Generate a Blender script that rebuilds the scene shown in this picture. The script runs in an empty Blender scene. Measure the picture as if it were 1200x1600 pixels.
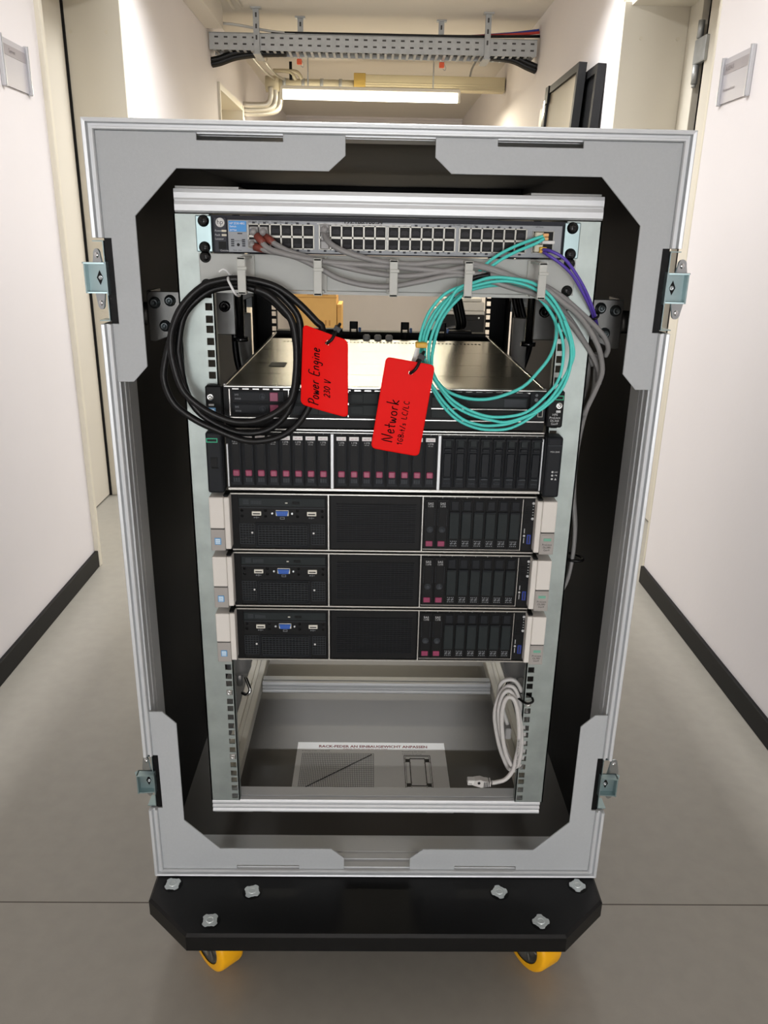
import bpy, bmesh, math, random
from mathutils import Vector, Matrix

random.seed(7)
SC = bpy.context.scene
COL = SC.collection
FLOOR = -540.0                      # floor height in rack millimetres (rack front plane is y = 0)

# ------------------------------------------------------------------ camera
cam_data = bpy.data.cameras.new('camera')
cam = bpy.data.objects.new('camera', cam_data)
COL.objects.link(cam)
cam_data.sensor_fit = 'VERTICAL'
cam_data.sensor_height = 24.0
cam_data.sensor_width = 18.0
cam_data.lens = 1232.49 * 24.0 / 1600.0
cam_data.clip_start = 0.02
P_, Y_, R_ = 0.338718807, 0.0191395478, 0.0194799694     # pitch down, yaw, roll
fw = Vector((math.sin(Y_) * math.cos(P_), math.cos(Y_) * math.cos(P_), -math.sin(P_)))
rt = Vector((math.cos(Y_), -math.sin(Y_), 0))
up = rt.cross(fw)
r2 = math.cos(R_) * rt + math.sin(R_) * up
u2 = -math.sin(R_) * rt + math.cos(R_) * up
mw = Matrix((r2, u2, -fw)).transposed().to_4x4()
mw.translation = Vector((-0.0192102, -1.06174569, 0.61850559 + 0.540))
cam.matrix_world = mw
SC.camera = cam

# ------------------------------------------------------------------ world, exposure
SC.view_settings.view_transform = 'Standard'
SC.view_settings.look = 'None'
SC.view_settings.gamma = 1.0
SC.view_settings.use_curve_mapping = False
SC.view_settings.exposure = 0.0
W = bpy.data.worlds.new('world')
SC.world = W
W.use_nodes = True
W.node_tree.nodes['Background'].inputs[0].default_value = (1.0, 0.97, 0.93, 1)
W.node_tree.nodes['Background'].inputs[1].default_value = 0.02

# fluorescent fittings, built further down; front, over and the end glazing are added fill
LAMPS = dict(front=dict(x=0, y=-3600, power=42, col=(0.985, 0.985, 1.0), spread=150),  # added lamp, brightens the case front and case floor
             over=dict(x=0, y=700, power=26, col=(0.985, 0.985, 1.0), spread=180),  # added lamp, brightens the near walls and side floor
             middle=dict(x=0, y=2500, power=38, col=(0.97, 0.98, 1.0), spread=140),
             far=dict(x=-54, y=5440, power=54, col=(1.0, 0.91, 0.70), spread=180))
FILL_WINDOW = dict(x=-20, z=260, w=1560, h=1560, power=200, col=(0.97, 0.985, 1.0))  # unseen, added to light the case front from behind the viewpoint

# ------------------------------------------------------------------ helpers
def lin(c):
    c = c / 255.0
    return c / 12.92 if c <= 0.04045 else ((c + 0.055) / 1.055) ** 2.4

def rgb(r, g, b):
    return (lin(r), lin(g), lin(b), 1.0)

MATS = {}
def mat(name, col, rough=0.5, metal=0.0, noise=0.0, nscale=40.0, bump=0.0, bscale=200.0, stretch=None,
        spec=0.5, emit=None, estr=0.0, coat=0.0, trans=0.0):
    m = bpy.data.materials.new(name)
    m.use_nodes = True
    nt = m.node_tree
    b = nt.nodes['Principled BSDF']
    b.inputs['Base Color'].default_value = col
    b.inputs['Roughness'].default_value = rough
    b.inputs['Metallic'].default_value = metal
    b.inputs['Specular IOR Level'].default_value = spec
    b.inputs['Coat Weight'].default_value = coat
    if trans:
        b.inputs['Transmission Weight'].default_value = trans
    if emit:
        b.inputs['Emission Color'].default_value = emit
        b.inputs['Emission Strength'].default_value = estr
    if noise or bump:
        tc = nt.nodes.new('ShaderNodeTexCoord')
        mp = nt.nodes.new('ShaderNodeMapping')
        nt.links.new(tc.outputs['Object'], mp.inputs['Vector'])
        if stretch:
            mp.inputs['Scale'].default_value = stretch
        if noise:
            n = nt.nodes.new('ShaderNodeTexNoise')
            n.inputs['Scale'].default_value = nscale
            n.inputs['Detail'].default_value = 4
            nt.links.new(mp.outputs[0], n.inputs['Vector'])
            r = nt.nodes.new('ShaderNodeValToRGB')
            r.color_ramp.elements[0].position = 0.3
            r.color_ramp.elements[1].position = 0.7
            r.color_ramp.elements[0].color = tuple(c * (1 - noise) for c in col[:3]) + (1,)
            r.color_ramp.elements[1].color = tuple(min(1, c * (1 + noise)) for c in col[:3]) + (1,)
            nt.links.new(n.outputs['Fac'], r.inputs[0])
            nt.links.new(r.outputs[0], b.inputs['Base Color'])
        if bump:
            n2 = nt.nodes.new('ShaderNodeTexNoise')
            n2.inputs['Scale'].default_value = bscale
            n2.inputs['Detail'].default_value = 3
            nt.links.new(mp.outputs[0], n2.inputs['Vector'])
            bp = nt.nodes.new('ShaderNodeBump')
            bp.inputs['Strength'].default_value = bump
            bp.inputs['Distance'].default_value = 0.001
            nt.links.new(n2.outputs['Fac'], bp.inputs['Height'])
            nt.links.new(bp.outputs[0], b.inputs['Normal'])
    MATS[name] = m
    return m

def M(*names):
    return [MATS[n] for n in names]

class MB:
    """collects shapes (rack millimetres) into one bmesh"""
    def __init__(s):
        s.bm = bmesh.new()
        s.m = 0
    def _face(s, vs, smooth=False):
        try:
            f = s.bm.faces.new(vs)
        except ValueError:
            return None
        f.material_index = s.m
        f.smooth = smooth
        return f
    def box(s, x0, x1, y0, y1, z0, z1, b=0.0, seg=1):
        v = [s.bm.verts.new((x, y, z)) for x in (x0, x1) for y in (y0, y1) for z in (z0, z1)]
        fs = [s._face([v[i] for i in q]) for q in ((0, 1, 3, 2), (4, 6, 7, 5), (0, 4, 5, 1), (2, 3, 7, 6), (0, 2, 6, 4), (1, 5, 7, 3))]
        if b > 0:
            es = list({e for f in fs for e in f.edges})
            r = bmesh.ops.bevel(s.bm, geom=es, offset=b, segments=seg, affect='EDGES', profile=0.5, clamp_overlap=True)
            for f in r['faces']:
                f.material_index = s.m
        return s
    def obox(s, mtx, hx, hy, hz):
        v = [s.bm.verts.new(mtx @ Vector((x, y, z))) for x in (-hx, hx) for y in (-hy, hy) for z in (-hz, hz)]
        for q in ((0, 1, 3, 2), (4, 6, 7, 5), (0, 4, 5, 1), (2, 3, 7, 6), (0, 2, 6, 4), (1, 5, 7, 3)):
            s._face([v[i] for i in q])
        return s
    def prism(s, pts, ax, a, b, bev=0.0):
        """pts 2D; ax 'y': (x,z) from y=a to b; 'z': (x,y); 'x': (y,z)"""
        def P(p, t):
            return {'y': (p[0], t, p[1]), 'z': (p[0], p[1], t), 'x': (t, p[0], p[1])}[ax]
        A = [s.bm.verts.new(P(p, a)) for p in pts]
        B = [s.bm.verts.new(P(p, b)) for p in pts]
        fs = [s._face(A), s._face(B[::-1])]
        n = len(pts)
        for i in range(n):
            fs.append(s._face([A[i], B[i], B[(i + 1) % n], A[(i + 1) % n]]))
        bmesh.ops.recalc_face_normals(s.bm, faces=[f for f in fs if f])
        if bev > 0:
            es = [e for e in fs[0].edges]
            r = bmesh.ops.bevel(s.bm, geom=es, offset=bev, segments=1, affect='EDGES', profile=0.5, clamp_overlap=True)
            for f in r['faces']:
                f.material_index = s.m
        return s
    def cyl(s, p, q, r, n=14, r2=None, cap=True):
        p, q = Vector(p), Vector(q)
        r2 = r if r2 is None else r2
        d = (q - p).normalized()
        a = d.orthogonal().normalized()
        b = d.cross(a)
        A, B = [], []
        for i in range(n):
            t = 2 * math.pi * i / n
            o = math.cos(t) * a + math.sin(t) * b
            A.append(s.bm.verts.new(p + o * r))
            B.append(s.bm.verts.new(q + o * r2))
        for i in range(n):
            s._face([A[i], A[(i + 1) % n], B[(i + 1) % n], B[i]], True)
        if cap:
            s._face(A[::-1])
            s._face(B)
        return s
    def lathe(s, c, d, prof, n=20):
        """prof: list of (radius, distance along d)"""
        c, d = Vector(c), Vector(d).normalized()
        a = d.orthogonal().normalized()
        b = d.cross(a)
        rings = []
        for r, h in prof:
            if r < 1e-4:
                rings.append([s.bm.verts.new(c + d * h)])
            else:
                rings.append([s.bm.verts.new(c + d * h + r * (math.cos(2 * math.pi * i / n) * a + math.sin(2 * math.pi * i / n) * b)) for i in range(n)])
        for A, B in zip(rings, rings[1:]):
            for i in range(n):
                j = (i + 1) % n
                vs = [A[i % len(A)], A[j % len(A)], B[j % len(B)], B[i % len(B)]]
                u = []
                for v in vs:
                    if v not in u:
                        u.append(v)
                if len(u) > 2:
                    s._face(u, True)
        return s
    def tube(s, pts, r, n=8, sub=4, raw=False, flat=1.0):
        pts = [Vector(p) for p in pts]
        if not raw and len(pts) > 2:
            out = []
            N = len(pts)
            for i in range(N - 1):
                p0 = pts[max(i - 1, 0)]
                p1, p2 = pts[i], pts[i + 1]
                p3 = pts[min(i + 2, N - 1)]
                for k in range(sub):
                    t = k / sub
                    out.append(0.5 * ((2 * p1) + (-p0 + p2) * t + (2 * p0 - 5 * p1 + 4 * p2 - p3) * t * t + (-p0 + 3 * p1 - 3 * p2 + p3) * t ** 3))
            out.append(pts[-1])
            pts = out
        rings = []
        nrm = None
        for i, p in enumerate(pts):
            d = (pts[min(i + 1, len(pts) - 1)] - pts[max(i - 1, 0)])
            d = d.normalized() if d.length > 1e-9 else Vector((0, 0, 1))
            if nrm is None:
                nrm = d.orthogonal().normalized()
            nrm = (nrm - d * nrm.dot(d)).normalized()
            bn = d.cross(nrm)
            rings.append([s.bm.verts.new(p + r * (math.cos(2 * math.pi * k / n) * nrm + flat * math.sin(2 * math.pi * k / n) * bn)) for k in range(n)])
        for A, B in zip(rings, rings[1:]):
            for k in range(n):
                s._face([A[k], A[(k + 1) % n], B[(k + 1) % n], B[k]], True)
        s._face(rings[0][::-1])
        s._face(rings[-1])
        return s
    def text(s, string, size, mtx, align='CENTER', bold=0.0):
        vs, fs = glyphs(string, size, align, bold)
        V = [s.bm.verts.new(mtx @ Vector(v)) for v in vs]
        for f in fs:
            s._face([V[i] for i in f])
        return s
    def build(s, name, mats, parent=None, loc=None, kind=None):
        """loc (rack mm) = object origin; default = parent's origin or world origin"""
        if not isinstance(mats, (list, tuple)):
            mats = [mats]
        mats = [MATS[m] if isinstance(m, str) else m for m in mats]
        po = ORG[parent.name] if parent else (0.0, 0.0, FLOOR)
        lo = loc if loc is not None else po
        me = bpy.data.meshes.new(name)
        for v in s.bm.verts:
            v.co = (v.co - Vector(lo)) / 1000.0
        s.bm.to_mesh(me)
        s.bm.free()
        for m in mats:
            me.materials.append(m)
        return link(name, me, parent, lo, kind)

ORG = {}
def link(name, me, parent, lo, kind=None):
    o = bpy.data.objects.new(name, me)
    COL.objects.link(o)
    po = ORG[parent.name] if parent else (0.0, 0.0, FLOOR)
    o.location = (Vector(lo) - Vector(po)) / 1000.0
    if parent:
        o.parent = parent
    ORG[o.name] = tuple(lo)
    if kind:
        o['kind'] = kind
    return o

def again(o, dx=0, dy=0, dz=0, parent=None):
    """copy of a part (shared mesh), shifted in mm; its own sub-parts are copied too"""
    p = parent or o.parent
    base = ORG[o.name]
    lo = (base[0] + dx, base[1] + dy, base[2] + dz)
    c = o.copy()
    COL.objects.link(c)
    c.parent = p
    po = ORG[p.name] if p else (0, 0, FLOOR)
    c.location = (Vector(lo) - Vector(po)) / 1000.0
    ORG[c.name] = lo
    for ch in list(o.children):
        d = ch.copy()
        COL.objects.link(d)
        d.parent = c
        cb = ORG[ch.name]
        ORG[d.name] = (cb[0] + dx, cb[1] + dy, cb[2] + dz)
    return c

def tag(o, label=None, cat=None, group=None):
    if label: o['label'] = label
    if cat: o['category'] = cat
    if group: o['group'] = group
    return o

def thing(name, label, cat, org, group=None):
    o = bpy.data.objects.new(name, None)
    o.empty_display_size = 0.05
    COL.objects.link(o)
    o.location = (Vector(org) - Vector((0, 0, FLOOR))) / 1000.0
    ORG[o.name] = tuple(org)
    return tag(o, label, cat, group)

def dup_thing(root, dx, dy, dz, label=None):
    """copy a whole thing with copies of its parts and sub-parts"""
    r = root.copy()
    COL.objects.link(r)
    b = ORG[root.name]
    lo = (b[0] + dx, b[1] + dy, b[2] + dz)
    ORG[r.name] = lo
    r.location = (Vector(lo) - Vector((0, 0, FLOOR))) / 1000.0
    if label: r['label'] = label
    for ch in list(root.children):
        c = ch.copy()
        COL.objects.link(c)
        c.parent = r
        cb = ORG[ch.name]
        ORG[c.name] = (cb[0] + dx, cb[1] + dy, cb[2] + dz)
        for g in ch.children:
            d = g.copy()
            COL.objects.link(d)
            d.parent = c
            gb = ORG[g.name]
            ORG[d.name] = (gb[0] + dx, gb[1] + dy, gb[2] + dz)
    return r

_G = {}
def glyphs(string, size, align, bold=0.0):
    k = (string, align, bold)
    if k not in _G:
        cu = bpy.data.curves.new('glyphs', 'FONT')
        cu.body = string
        cu.align_x = align
        cu.size = 1.0
        cu.resolution_u = 2
        cu.fill_mode = 'FRONT'
        cu.offset = bold
        ob = bpy.data.objects.new('glyphs', cu)
        COL.objects.link(ob)
        bpy.context.view_layer.update()
        me = bpy.data.meshes.new_from_object(ob.evaluated_get(bpy.context.evaluated_depsgraph_get()))
        _G[k] = ([tuple(v.co) for v in me.vertices], [tuple(p.vertices) for p in me.polygons])
        bpy.data.objects.remove(ob)
        bpy.data.curves.remove(cu)
        bpy.data.meshes.remove(me)
    vs, fs = _G[k]
    return [(x * size, y * size, 0.0) for x, y, z in vs], fs

def front(x, y, z, sx=1.0):
    """text plane facing the camera side (-y)"""
    return Matrix(((sx, 0, 0, x), (0, 0, -1, y), (0, 1, 0, z), (0, 0, 0, 1)))

def flatup(x, y, z, sx=1.0):
    return Matrix(((sx, 0, 0, x), (0, 1, 0, y), (0, 0, 1, z), (0, 0, 0, 1)))

# ------------------------------------------------------------------ materials
mat('wall_paint', rgb(226, 221, 221), 0.75, noise=0.025, nscale=1.5, bump=0.25, bscale=60)
mat('ceiling_paint', rgb(214, 208, 198), 0.85, noise=0.03, nscale=1.2, bump=0.15, bscale=60)
mat('frame_paint', rgb(216, 210, 196), 0.45, noise=0.02, nscale=3)
mat('trim_cream', rgb(214, 207, 190), 0.5)
mat('door_leaf', rgb(208, 201, 187), 0.5, noise=0.02, nscale=2)
mat('dark_gap', rgb(14, 13, 14), 0.8)  # black in place of the shade in the door gaps
mat('linoleum', rgb(150, 146, 137), 0.33, noise=0.04, nscale=30, bump=0.06, bscale=700)
mat('floor_seam', rgb(84, 77, 70), 0.6)
mat('skirting', rgb(10, 10, 11), 0.5, spec=0.2)
mat('alu', rgb(208, 211, 213), 0.42, 0.35)
mat('alu_warm', rgb(214, 210, 198), 0.4, 0.4)
mat('alu_dark', rgb(110, 113, 116), 0.38, 0.9)
mat('case_plate', rgb(176, 180, 182), 0.5, 0.08, noise=0.02, nscale=300, bump=0.12, bscale=900)
mat('case_skin', rgb(26, 25, 25), 0.6, noise=0.12, nscale=6, bump=0.05, bscale=500, spec=0.18)
mat('case_floor', rgb(78, 75, 70), 0.36, noise=0.06, nscale=6, spec=0.4)
mat('zinc', rgb(160, 169, 166), 0.46, 0.8, noise=0.10, nscale=35, bump=0.10, bscale=120)
mat('zinc_bright', rgb(150, 170, 172), 0.3, 0.75, noise=0.05, nscale=30)
mat('zinc_bolt', rgb(190, 196, 198), 0.25, 0.9)
mat('bolt_dark', rgb(92, 98, 100), 0.3, 0.9)
mat('nut_zinc', rgb(208, 216, 216), 0.35, 0.45)
mat('chrome', rgb(220, 222, 222), 0.12, 1.0)
mat('steel_plate', rgb(112, 112, 110), 0.4, 0.85, noise=0.05, nscale=20)
mat('galv', rgb(170, 172, 172), 0.45, 0.6, noise=0.08, nscale=30)
mat('black_metal', rgb(13, 13, 14), 0.5, spec=0.2)
mat('black_screw', rgb(12, 12, 12), 0.22)
mat('board_black', rgb(9, 9, 9), 0.4, spec=0.3, noise=0.15, nscale=25, bump=0.08, bscale=300)
mat('board_edge', rgb(20, 20, 20), 0.5, spec=0.2)
mat('black_plastic', rgb(13, 14, 15), 0.5, spec=0.2)
mat('charcoal', rgb(25, 28, 32), 0.5, spec=0.2)
mat('blank_plastic', rgb(33, 39, 40), 0.5, spec=0.2)
mat('deep_black', rgb(3, 3, 4), 0.5, spec=0.2)
mat('grille_edge', rgb(56, 60, 64), 0.5, spec=0.2)
mat('server_steel', rgb(205, 205, 202), 0.22, 0.95)
mat('lid_steel', rgb(186, 182, 166), 0.26, 0.92, noise=0.05, nscale=10, stretch=(1, 30, 1))
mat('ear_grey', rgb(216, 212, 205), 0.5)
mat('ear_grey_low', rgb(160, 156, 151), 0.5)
mat('ear_groove', rgb(60, 58, 56), 0.6)
mat('magenta', rgb(150, 62, 92), 0.35)
mat('magenta_dim', rgb(138, 48, 84), 0.4)
mat('white_label', rgb(232, 232, 230), 0.5)
mat('print_white', rgb(196, 198, 198), 0.5)
mat('print_grey', rgb(128, 132, 136), 0.5)
mat('print_black', rgb(18, 18, 20), 0.6)
mat('print_red', rgb(130, 34, 40), 0.6)
mat('print_rose', rgb(190, 120, 116), 0.6)
mat('vga_blue', rgb(44, 96, 182), 0.4)
mat('usb_blue', rgb(34, 58, 150), 0.4)
mat('usb_white', rgb(222, 220, 208), 0.4)
mat('badge_blue', rgb(96, 156, 206), 0.4)
mat('badge_pale', rgb(206, 226, 238), 0.4)
mat('hpe_green', rgb(28, 172, 128), 0.4)
mat('green_dim', rgb(110, 168, 146), 0.4)
mat('switch_grey', rgb(142, 146, 150), 0.45, 0.1)
mat('switch_dark', rgb(58, 60, 67), 0.5, spec=0.2)
mat('switch_blue', rgb(28, 140, 214), 0.4)
mat('switch_lid', rgb(36, 38, 46), 0.5, spec=0.2)
mat('port_metal', rgb(160, 158, 150), 0.4, 0.4)
mat('port_black', rgb(8, 8, 9), 0.5, spec=0.2)
mat('port_pin', rgb(40, 40, 44), 0.5, spec=0.2)
mat('manager_grey', rgb(184, 187, 183), 0.5)
mat('finger_plastic', rgb(188, 190, 184), 0.5)
mat('cable_black', rgb(10, 10, 11), 0.42, spec=0.35)
mat('cable_grey', rgb(142, 141, 140), 0.45)
mat('cable_white', rgb(196, 194, 191), 0.45)
mat('cable_teal', rgb(88, 214, 204), 0.42, spec=0.3)
mat('cable_purple', rgb(92, 70, 176), 0.4)
mat('boot_brown', rgb(124, 58, 46), 0.45)
mat('plug_grey', rgb(150, 149, 148), 0.4)
mat('plug_clear', rgb(214, 214, 210), 0.15)
mat('lc_beige', rgb(206, 200, 178), 0.4)
mat('lc_yellow', rgb(222, 172, 40), 0.45)
mat('lc_orange', rgb(232, 176, 112), 0.45)
mat('tag_red', rgb(238, 16, 12), 0.5, spec=0.12)
mat('tag_ink', rgb(14, 4, 6), 0.6, spec=0.1)
mat('tie_black', rgb(10, 10, 11), 0.4, spec=0.25)
mat('tie_white', rgb(232, 234, 234), 0.35)
mat('paper', rgb(244, 245, 245), 0.3)
mat('wheel_yellow', rgb(246, 178, 16), 0.38)
mat('wheel_hub', rgb(82, 80, 74), 0.5)
mat('spring_white', rgb(206, 206, 202), 0.45)
mat('cardboard', rgb(204, 162, 96), 0.75, noise=0.05, nscale=8)
mat('cardboard_dark', rgb(168, 124, 66), 0.8)
mat('sign_plate', rgb(178, 175, 180), 0.35)
mat('sign_alu', rgb(196, 197, 200), 0.3, 0.7)
mat('sign_band', rgb(146, 140, 144), 0.4)
mat('sign_ink', rgb(96, 86, 90), 0.5)
mat('pipe_grey', rgb(186, 176, 150), 0.5)
mat('pipe_steel', rgb(196, 192, 182), 0.35, 0.6)
mat('duct_beige', rgb(190, 178, 146), 0.55)
mat('brass_tan', rgb(176, 146, 70), 0.5)
mat('clip_orange', rgb(236, 92, 40), 0.4)
mat('board_face', rgb(150, 140, 122), 0.6, noise=0.04, nscale=5)
mat('frame_black', rgb(30, 30, 31), 0.5, spec=0.2)
mat('wire_red', rgb(200, 60, 50), 0.45)
mat('wire_blue', rgb(50, 70, 160), 0.45)
mat('tarp_grey', rgb(168, 166, 160), 0.6, noise=0.05, nscale=12)
mat('tube_glow', rgb(255, 246, 226), 0.5, emit=(1.0, 0.93, 0.76, 1), estr=9.0)
mat('window_glass', rgb(240, 244, 246), 0.05, trans=1.0)
mat('lamp_housing', rgb(210, 206, 194), 0.5)
mat('tab_blue', rgb(90, 130, 200), 0.4)
mat('pcb_green', rgb(30, 70, 46), 0.5)

# ------------------------------------------------------------------ setting
XL, XR, CEIL = -1010.0, 960.0, 1850.0
Y0, Y1 = -9000.0, 8750.0
LINTEL = 1475.0

def structure(o):
    o['kind'] = 'structure'
    return o

structure(MB().box(-1500, 1500, Y0 - 200, Y1 + 200, FLOOR - 60, FLOOR).build('floor', 'linoleum'))
structure(MB().box(-1500, 1500, 63, 65.5, FLOOR - 1, FLOOR + 0.25).build('trim_1', 'floor_seam'))
structure(MB().box(-1500, 1500, Y0 - 200, Y1 + 200, CEIL, CEIL + 80).build('ceiling', 'ceiling_paint'))
def side_wall(name, xin, xout, doors):
    b = MB()
    x0, x1 = min(xin, xout), max(xin, xout)
    y = Y0
    for d0, d1 in doors:
        b.box(x0, x1, y, d0, FLOOR, CEIL)
        b.box(x0, x1, d0, d1, LINTEL, CEIL)
        y = d1
    b.box(x0, x1, y, Y1, FLOOR, CEIL)
    structure(b.build(name, 'wall_paint'))
side_wall('wall_left', XL, -1260, [(1592, 2445), (4510, 5470)])
side_wall('wall_right', XR, 1215, [(1512, 2445)])
structure(MB().box(-1500, 1500, Y1, Y1 + 150, FLOOR, CEIL).build('wall_back', 'wall_paint'))
wx0, wx1, wz0, wz1 = FILL_WINDOW['x'] - FILL_WINDOW['w'] / 2, FILL_WINDOW['x'] + FILL_WINDOW['w'] / 2, FILL_WINDOW['z'] - FILL_WINDOW['h'] / 2, FILL_WINDOW['z'] + FILL_WINDOW['h'] / 2
structure(MB().box(-1500, wx0, Y0 - 150, Y0, FLOOR, CEIL).box(wx1, 1500, Y0 - 150, Y0, FLOOR, CEIL).box(wx0, wx1, Y0 - 150, Y0, FLOOR, wz0).box(wx0, wx1, Y0 - 150, Y0, wz1, CEIL).build('wall_front', 'wall_paint'))
b = MB()
for x0, x1, z0, z1 in ((wx0, wx0 + 60, wz0, wz1), (wx1 - 60, wx1, wz0, wz1), (wx0 + 60, wx1 - 60, wz0, wz0 + 60), (wx0 + 60, wx1 - 60, wz1 - 60, wz1), (FILL_WINDOW['x'] - 35, FILL_WINDOW['x'] + 35, wz0 + 60, wz1 - 60)):
    b.box(x0, x1, Y0 - 110, Y0 - 40, z0, z1, 3)
wn = structure(b.build('window_1', 'lamp_housing'))  # added frame around the fill light
MB().box(wx0 + 50, wx1 - 50, Y0 - 80, Y0 - 74, wz0 + 50, wz1 - 50).build('pane', 'window_glass', wn)
wl = bpy.data.lights.new('window_daylight', 'AREA')  # fill light set in the added end opening
wl.shape = 'RECTANGLE'
wl.size, wl.size_y = FILL_WINDOW['w'] / 1000 - .12, FILL_WINDOW['h'] / 1000 - .12
wl.energy, wl.color = FILL_WINDOW['power'], FILL_WINDOW['col']
wo = bpy.data.objects.new('window_daylight', wl)
COL.objects.link(wo)
wo.location = (FILL_WINDOW['x'] / 1000, (Y0 - 30) / 1000, (FILL_WINDOW['z'] - FLOOR) / 1000)
wo.rotation_euler = (math.radians(90), 0, 0)
# black skirting of the near and far stretches
def skirting(name, segs):
    b = MB()
    for s_ in segs:
        x, sx, y0, y1 = s_
        b.box(min(x, x + sx * 12), max(x, x + sx * 12), y0, y1, FLOOR, FLOOR + 62, 1.5)
    structure(b.build(name, 'skirting'))
skirting('baseboard_left', [(XL, 1, Y0, 1590), (XL, 1, 2470, 4480), (XL, 1, 5500, Y1)])
skirting('baseboard_right', [(XR, -1, Y0, 1512), (XR, -1, 2470, Y1)])

# left door niche: closed door leaf, steel frame with flange round the wall corner
def left_door(n, y0, y1):
    o = structure(MB().box(-1245, -1217, y0 + 22, y1 - 38, FLOOR + 6, LINTEL - 40, 2).build('door_%d' % n, 'door_leaf'))
    structure(MB().box(-1258, -1246, y0, y1, FLOOR, LINTEL).build('frame_back', 'dark_gap', o))  # black sheet stands in for the dark behind the leaf
    fr = MB()
    fr.box(XL - 240, XL + 14, y1 - 28, y1 + 2, FLOOR, LINTEL, 2)       # far reveal, faces the camera
    fr.box(XL - 4, XL + 14, y1 + 2, y1 + 26, FLOOR, LINTEL + 26, 2)
    fr.box(XL - 20, XL + 12, y0 - 2, y0 + 26, FLOOR, LINTEL + 26, 2)
    fr.box(XL - 232, XL - 20, y0, y0 + 16, FLOOR, LINTEL, 1)
    fr.box(XL - 240, XL + 12, y0 + 26, y1 - 28, LINTEL - 14, LINTEL + 26, 1)
    f = fr.build('door_frame', 'frame_paint', o)
    MB().box(-1219, -1209, y1 - 33, y1 - 28, FLOOR, LINTEL - 14).build('door_seal', 'dark_gap', o)  # black strip drawn as the shaded gap beside the leaf
    c = MB()
    for x in (-1190, -1053):
        c.cyl((x, y1 - 30.5, 1329), (x, y1 - 27, 1329), 7, 14)
    c.build('screw_cap', 'trim_cream', o)
    MB().box(XL - 16, XL + 15.5, y0 - 3, y0 + 20, FLOOR, LINTEL + 26, 2).build('frame_flange', 'trim_cream', o)
    return o
left_door(1, 1592, 2445)
left_door(2, 4510, 5470)

# right niche: frame with an open black gap and a lift-off hinge
o = structure(MB().box(1186, 1214, 1530, 2205, FLOOR + 6, LINTEL - 40, 2).build('door_3', 'door_leaf'))
fr = MB()
fr.box(932, 1186, 2417, 2447, FLOOR, LINTEL, 2)
fr.box(932, 964, 2447, 2472, FLOOR, LINTEL + 26, 2)
fr.box(1186, 1214, 2290, 2445, FLOOR, LINTEL, 2)
fr.box(962, 980, 1512, 1530, FLOOR, LINTEL + 26, 2)
fr.box(980, 1192, 1512, 1524, FLOOR, LINTEL, 1)
fr.box(958, 1200, 1530, 2417, LINTEL - 14, LINTEL + 26, 1)
fr.build('door_frame', 'frame_paint', o)
MB().box(958, 976, 1511, 1526, FLOOR, LINTEL + 26, 2).build('frame_flange', 'trim_cream', o)
MB().box(1216, 1224, 1552, 2417, FLOOR, LINTEL).build('dark_opening', 'dark_gap', o)  # black sheet stands in for the unlit room behind the gap
c = MB()
for x in (1007, 1150):
    c.cyl((x, 2414.5, 1352), (x, 2418, 1352), 7, 14)
c.build('screw_cap', 'trim_cream', o)
h = MB()
h.cyl((1180, 2262, 1324), (1180, 2262, 1382), 12, 14)
h.cyl((1180, 2262, 1172), (1180, 2262, 1236), 12, 14)
h.box(1172, 1192, 2180, 2285, 1238, 1322, 3)
h.cyl((1180, 2262, 1160), (1180, 2262, 1172), 8, 12)
h.build('hinge', 'galv', o)

# wiring trunk and conduits along the left ceiling edge
structure(MB().box(XL, XL + 104, 2600, 4200, 1726, CEIL, 2).build('trim_2', 'ceiling_paint'))
b = MB(); b.cyl((-850, 2600, 1838), (-850, 4240, 1838), 9, 10); b.cyl((-800, 2600, 1840), (-800, 4240, 1840), 7, 10)
structure(b.build('trim_3', 'ceiling_paint'))
# cornice shelf on the far wall
structure(MB().box(XL, XR, Y1 - 40, Y1, 1828, CEIL).build('trim_4', 'wall_paint'))

# ------------------------------------------------------------------ lamps
def lamp(name, label, key, along, z, length, rad=19):
    L = LAMPS[key]
    cx, cy = L['x'], L['y']
    t = thing(name, label, 'lamp', (cx, cy, z))
    hl = length / 2
    def bx(b, a0, a1, c0, c1, z0, z1, bev=0):
        return b.box(cx + a0, cx + a1, cy + c0, cy + c1, z0, z1, bev) if along == 'x' else b.box(cx + c0, cx + c1, cy + a0, cy + a1, z0, z1, bev)
    bx(MB(), -hl, hl, -34, 34, z + rad, z + rad + 26, 4).build('housing', 'lamp_housing', t)
    for e in (-hl * .7, hl * .7):
        bx(MB(), e - 5, e + 5, -5, 5, z + rad + 24, CEIL).build('stem', 'galv', t)
    for e in (-hl + 4, hl - 4):
        bx(MB(), e - 9, e + 9, -rad - 1, rad + 1, z - rad - 1, z + rad + 15, 3).build('end_cap', 'lamp_housing', t)
    d = (hl - 14, 0, 0) if along == 'x' else (0, hl - 14, 0)
    MB().cyl((cx - d[0], cy - d[1], z), (cx + d[0], cy + d[1], z), rad, 20).build('tube', 'tube_glow', t)
    if L['spread'] < 180:
        for c0 in (-62, 56):
            bx(MB(), -hl, hl, c0, c0 + 6, z - 34, z + 50).build('louvre', 'lamp_housing', t)
    ld = bpy.data.lights.new(name + '_light', 'AREA')
    ld.shape = 'RECTANGLE'
    ld.size, ld.size_y = (length / 1000, .10) if along == 'x' else (.10, length / 1000)
    ld.energy = L['power']
    ld.color = L['col']
    ld.spread = math.radians(L['spread'])
    lo = bpy.data.objects.new(name + '_light', ld)
    COL.objects.link(lo)
    lo.parent = t
    lo.location = (0, 0, -0.012 - rad / 1000)
    if along == 'y':
        ld.size, ld.size_y = .10, length / 1000
    return t
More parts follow.
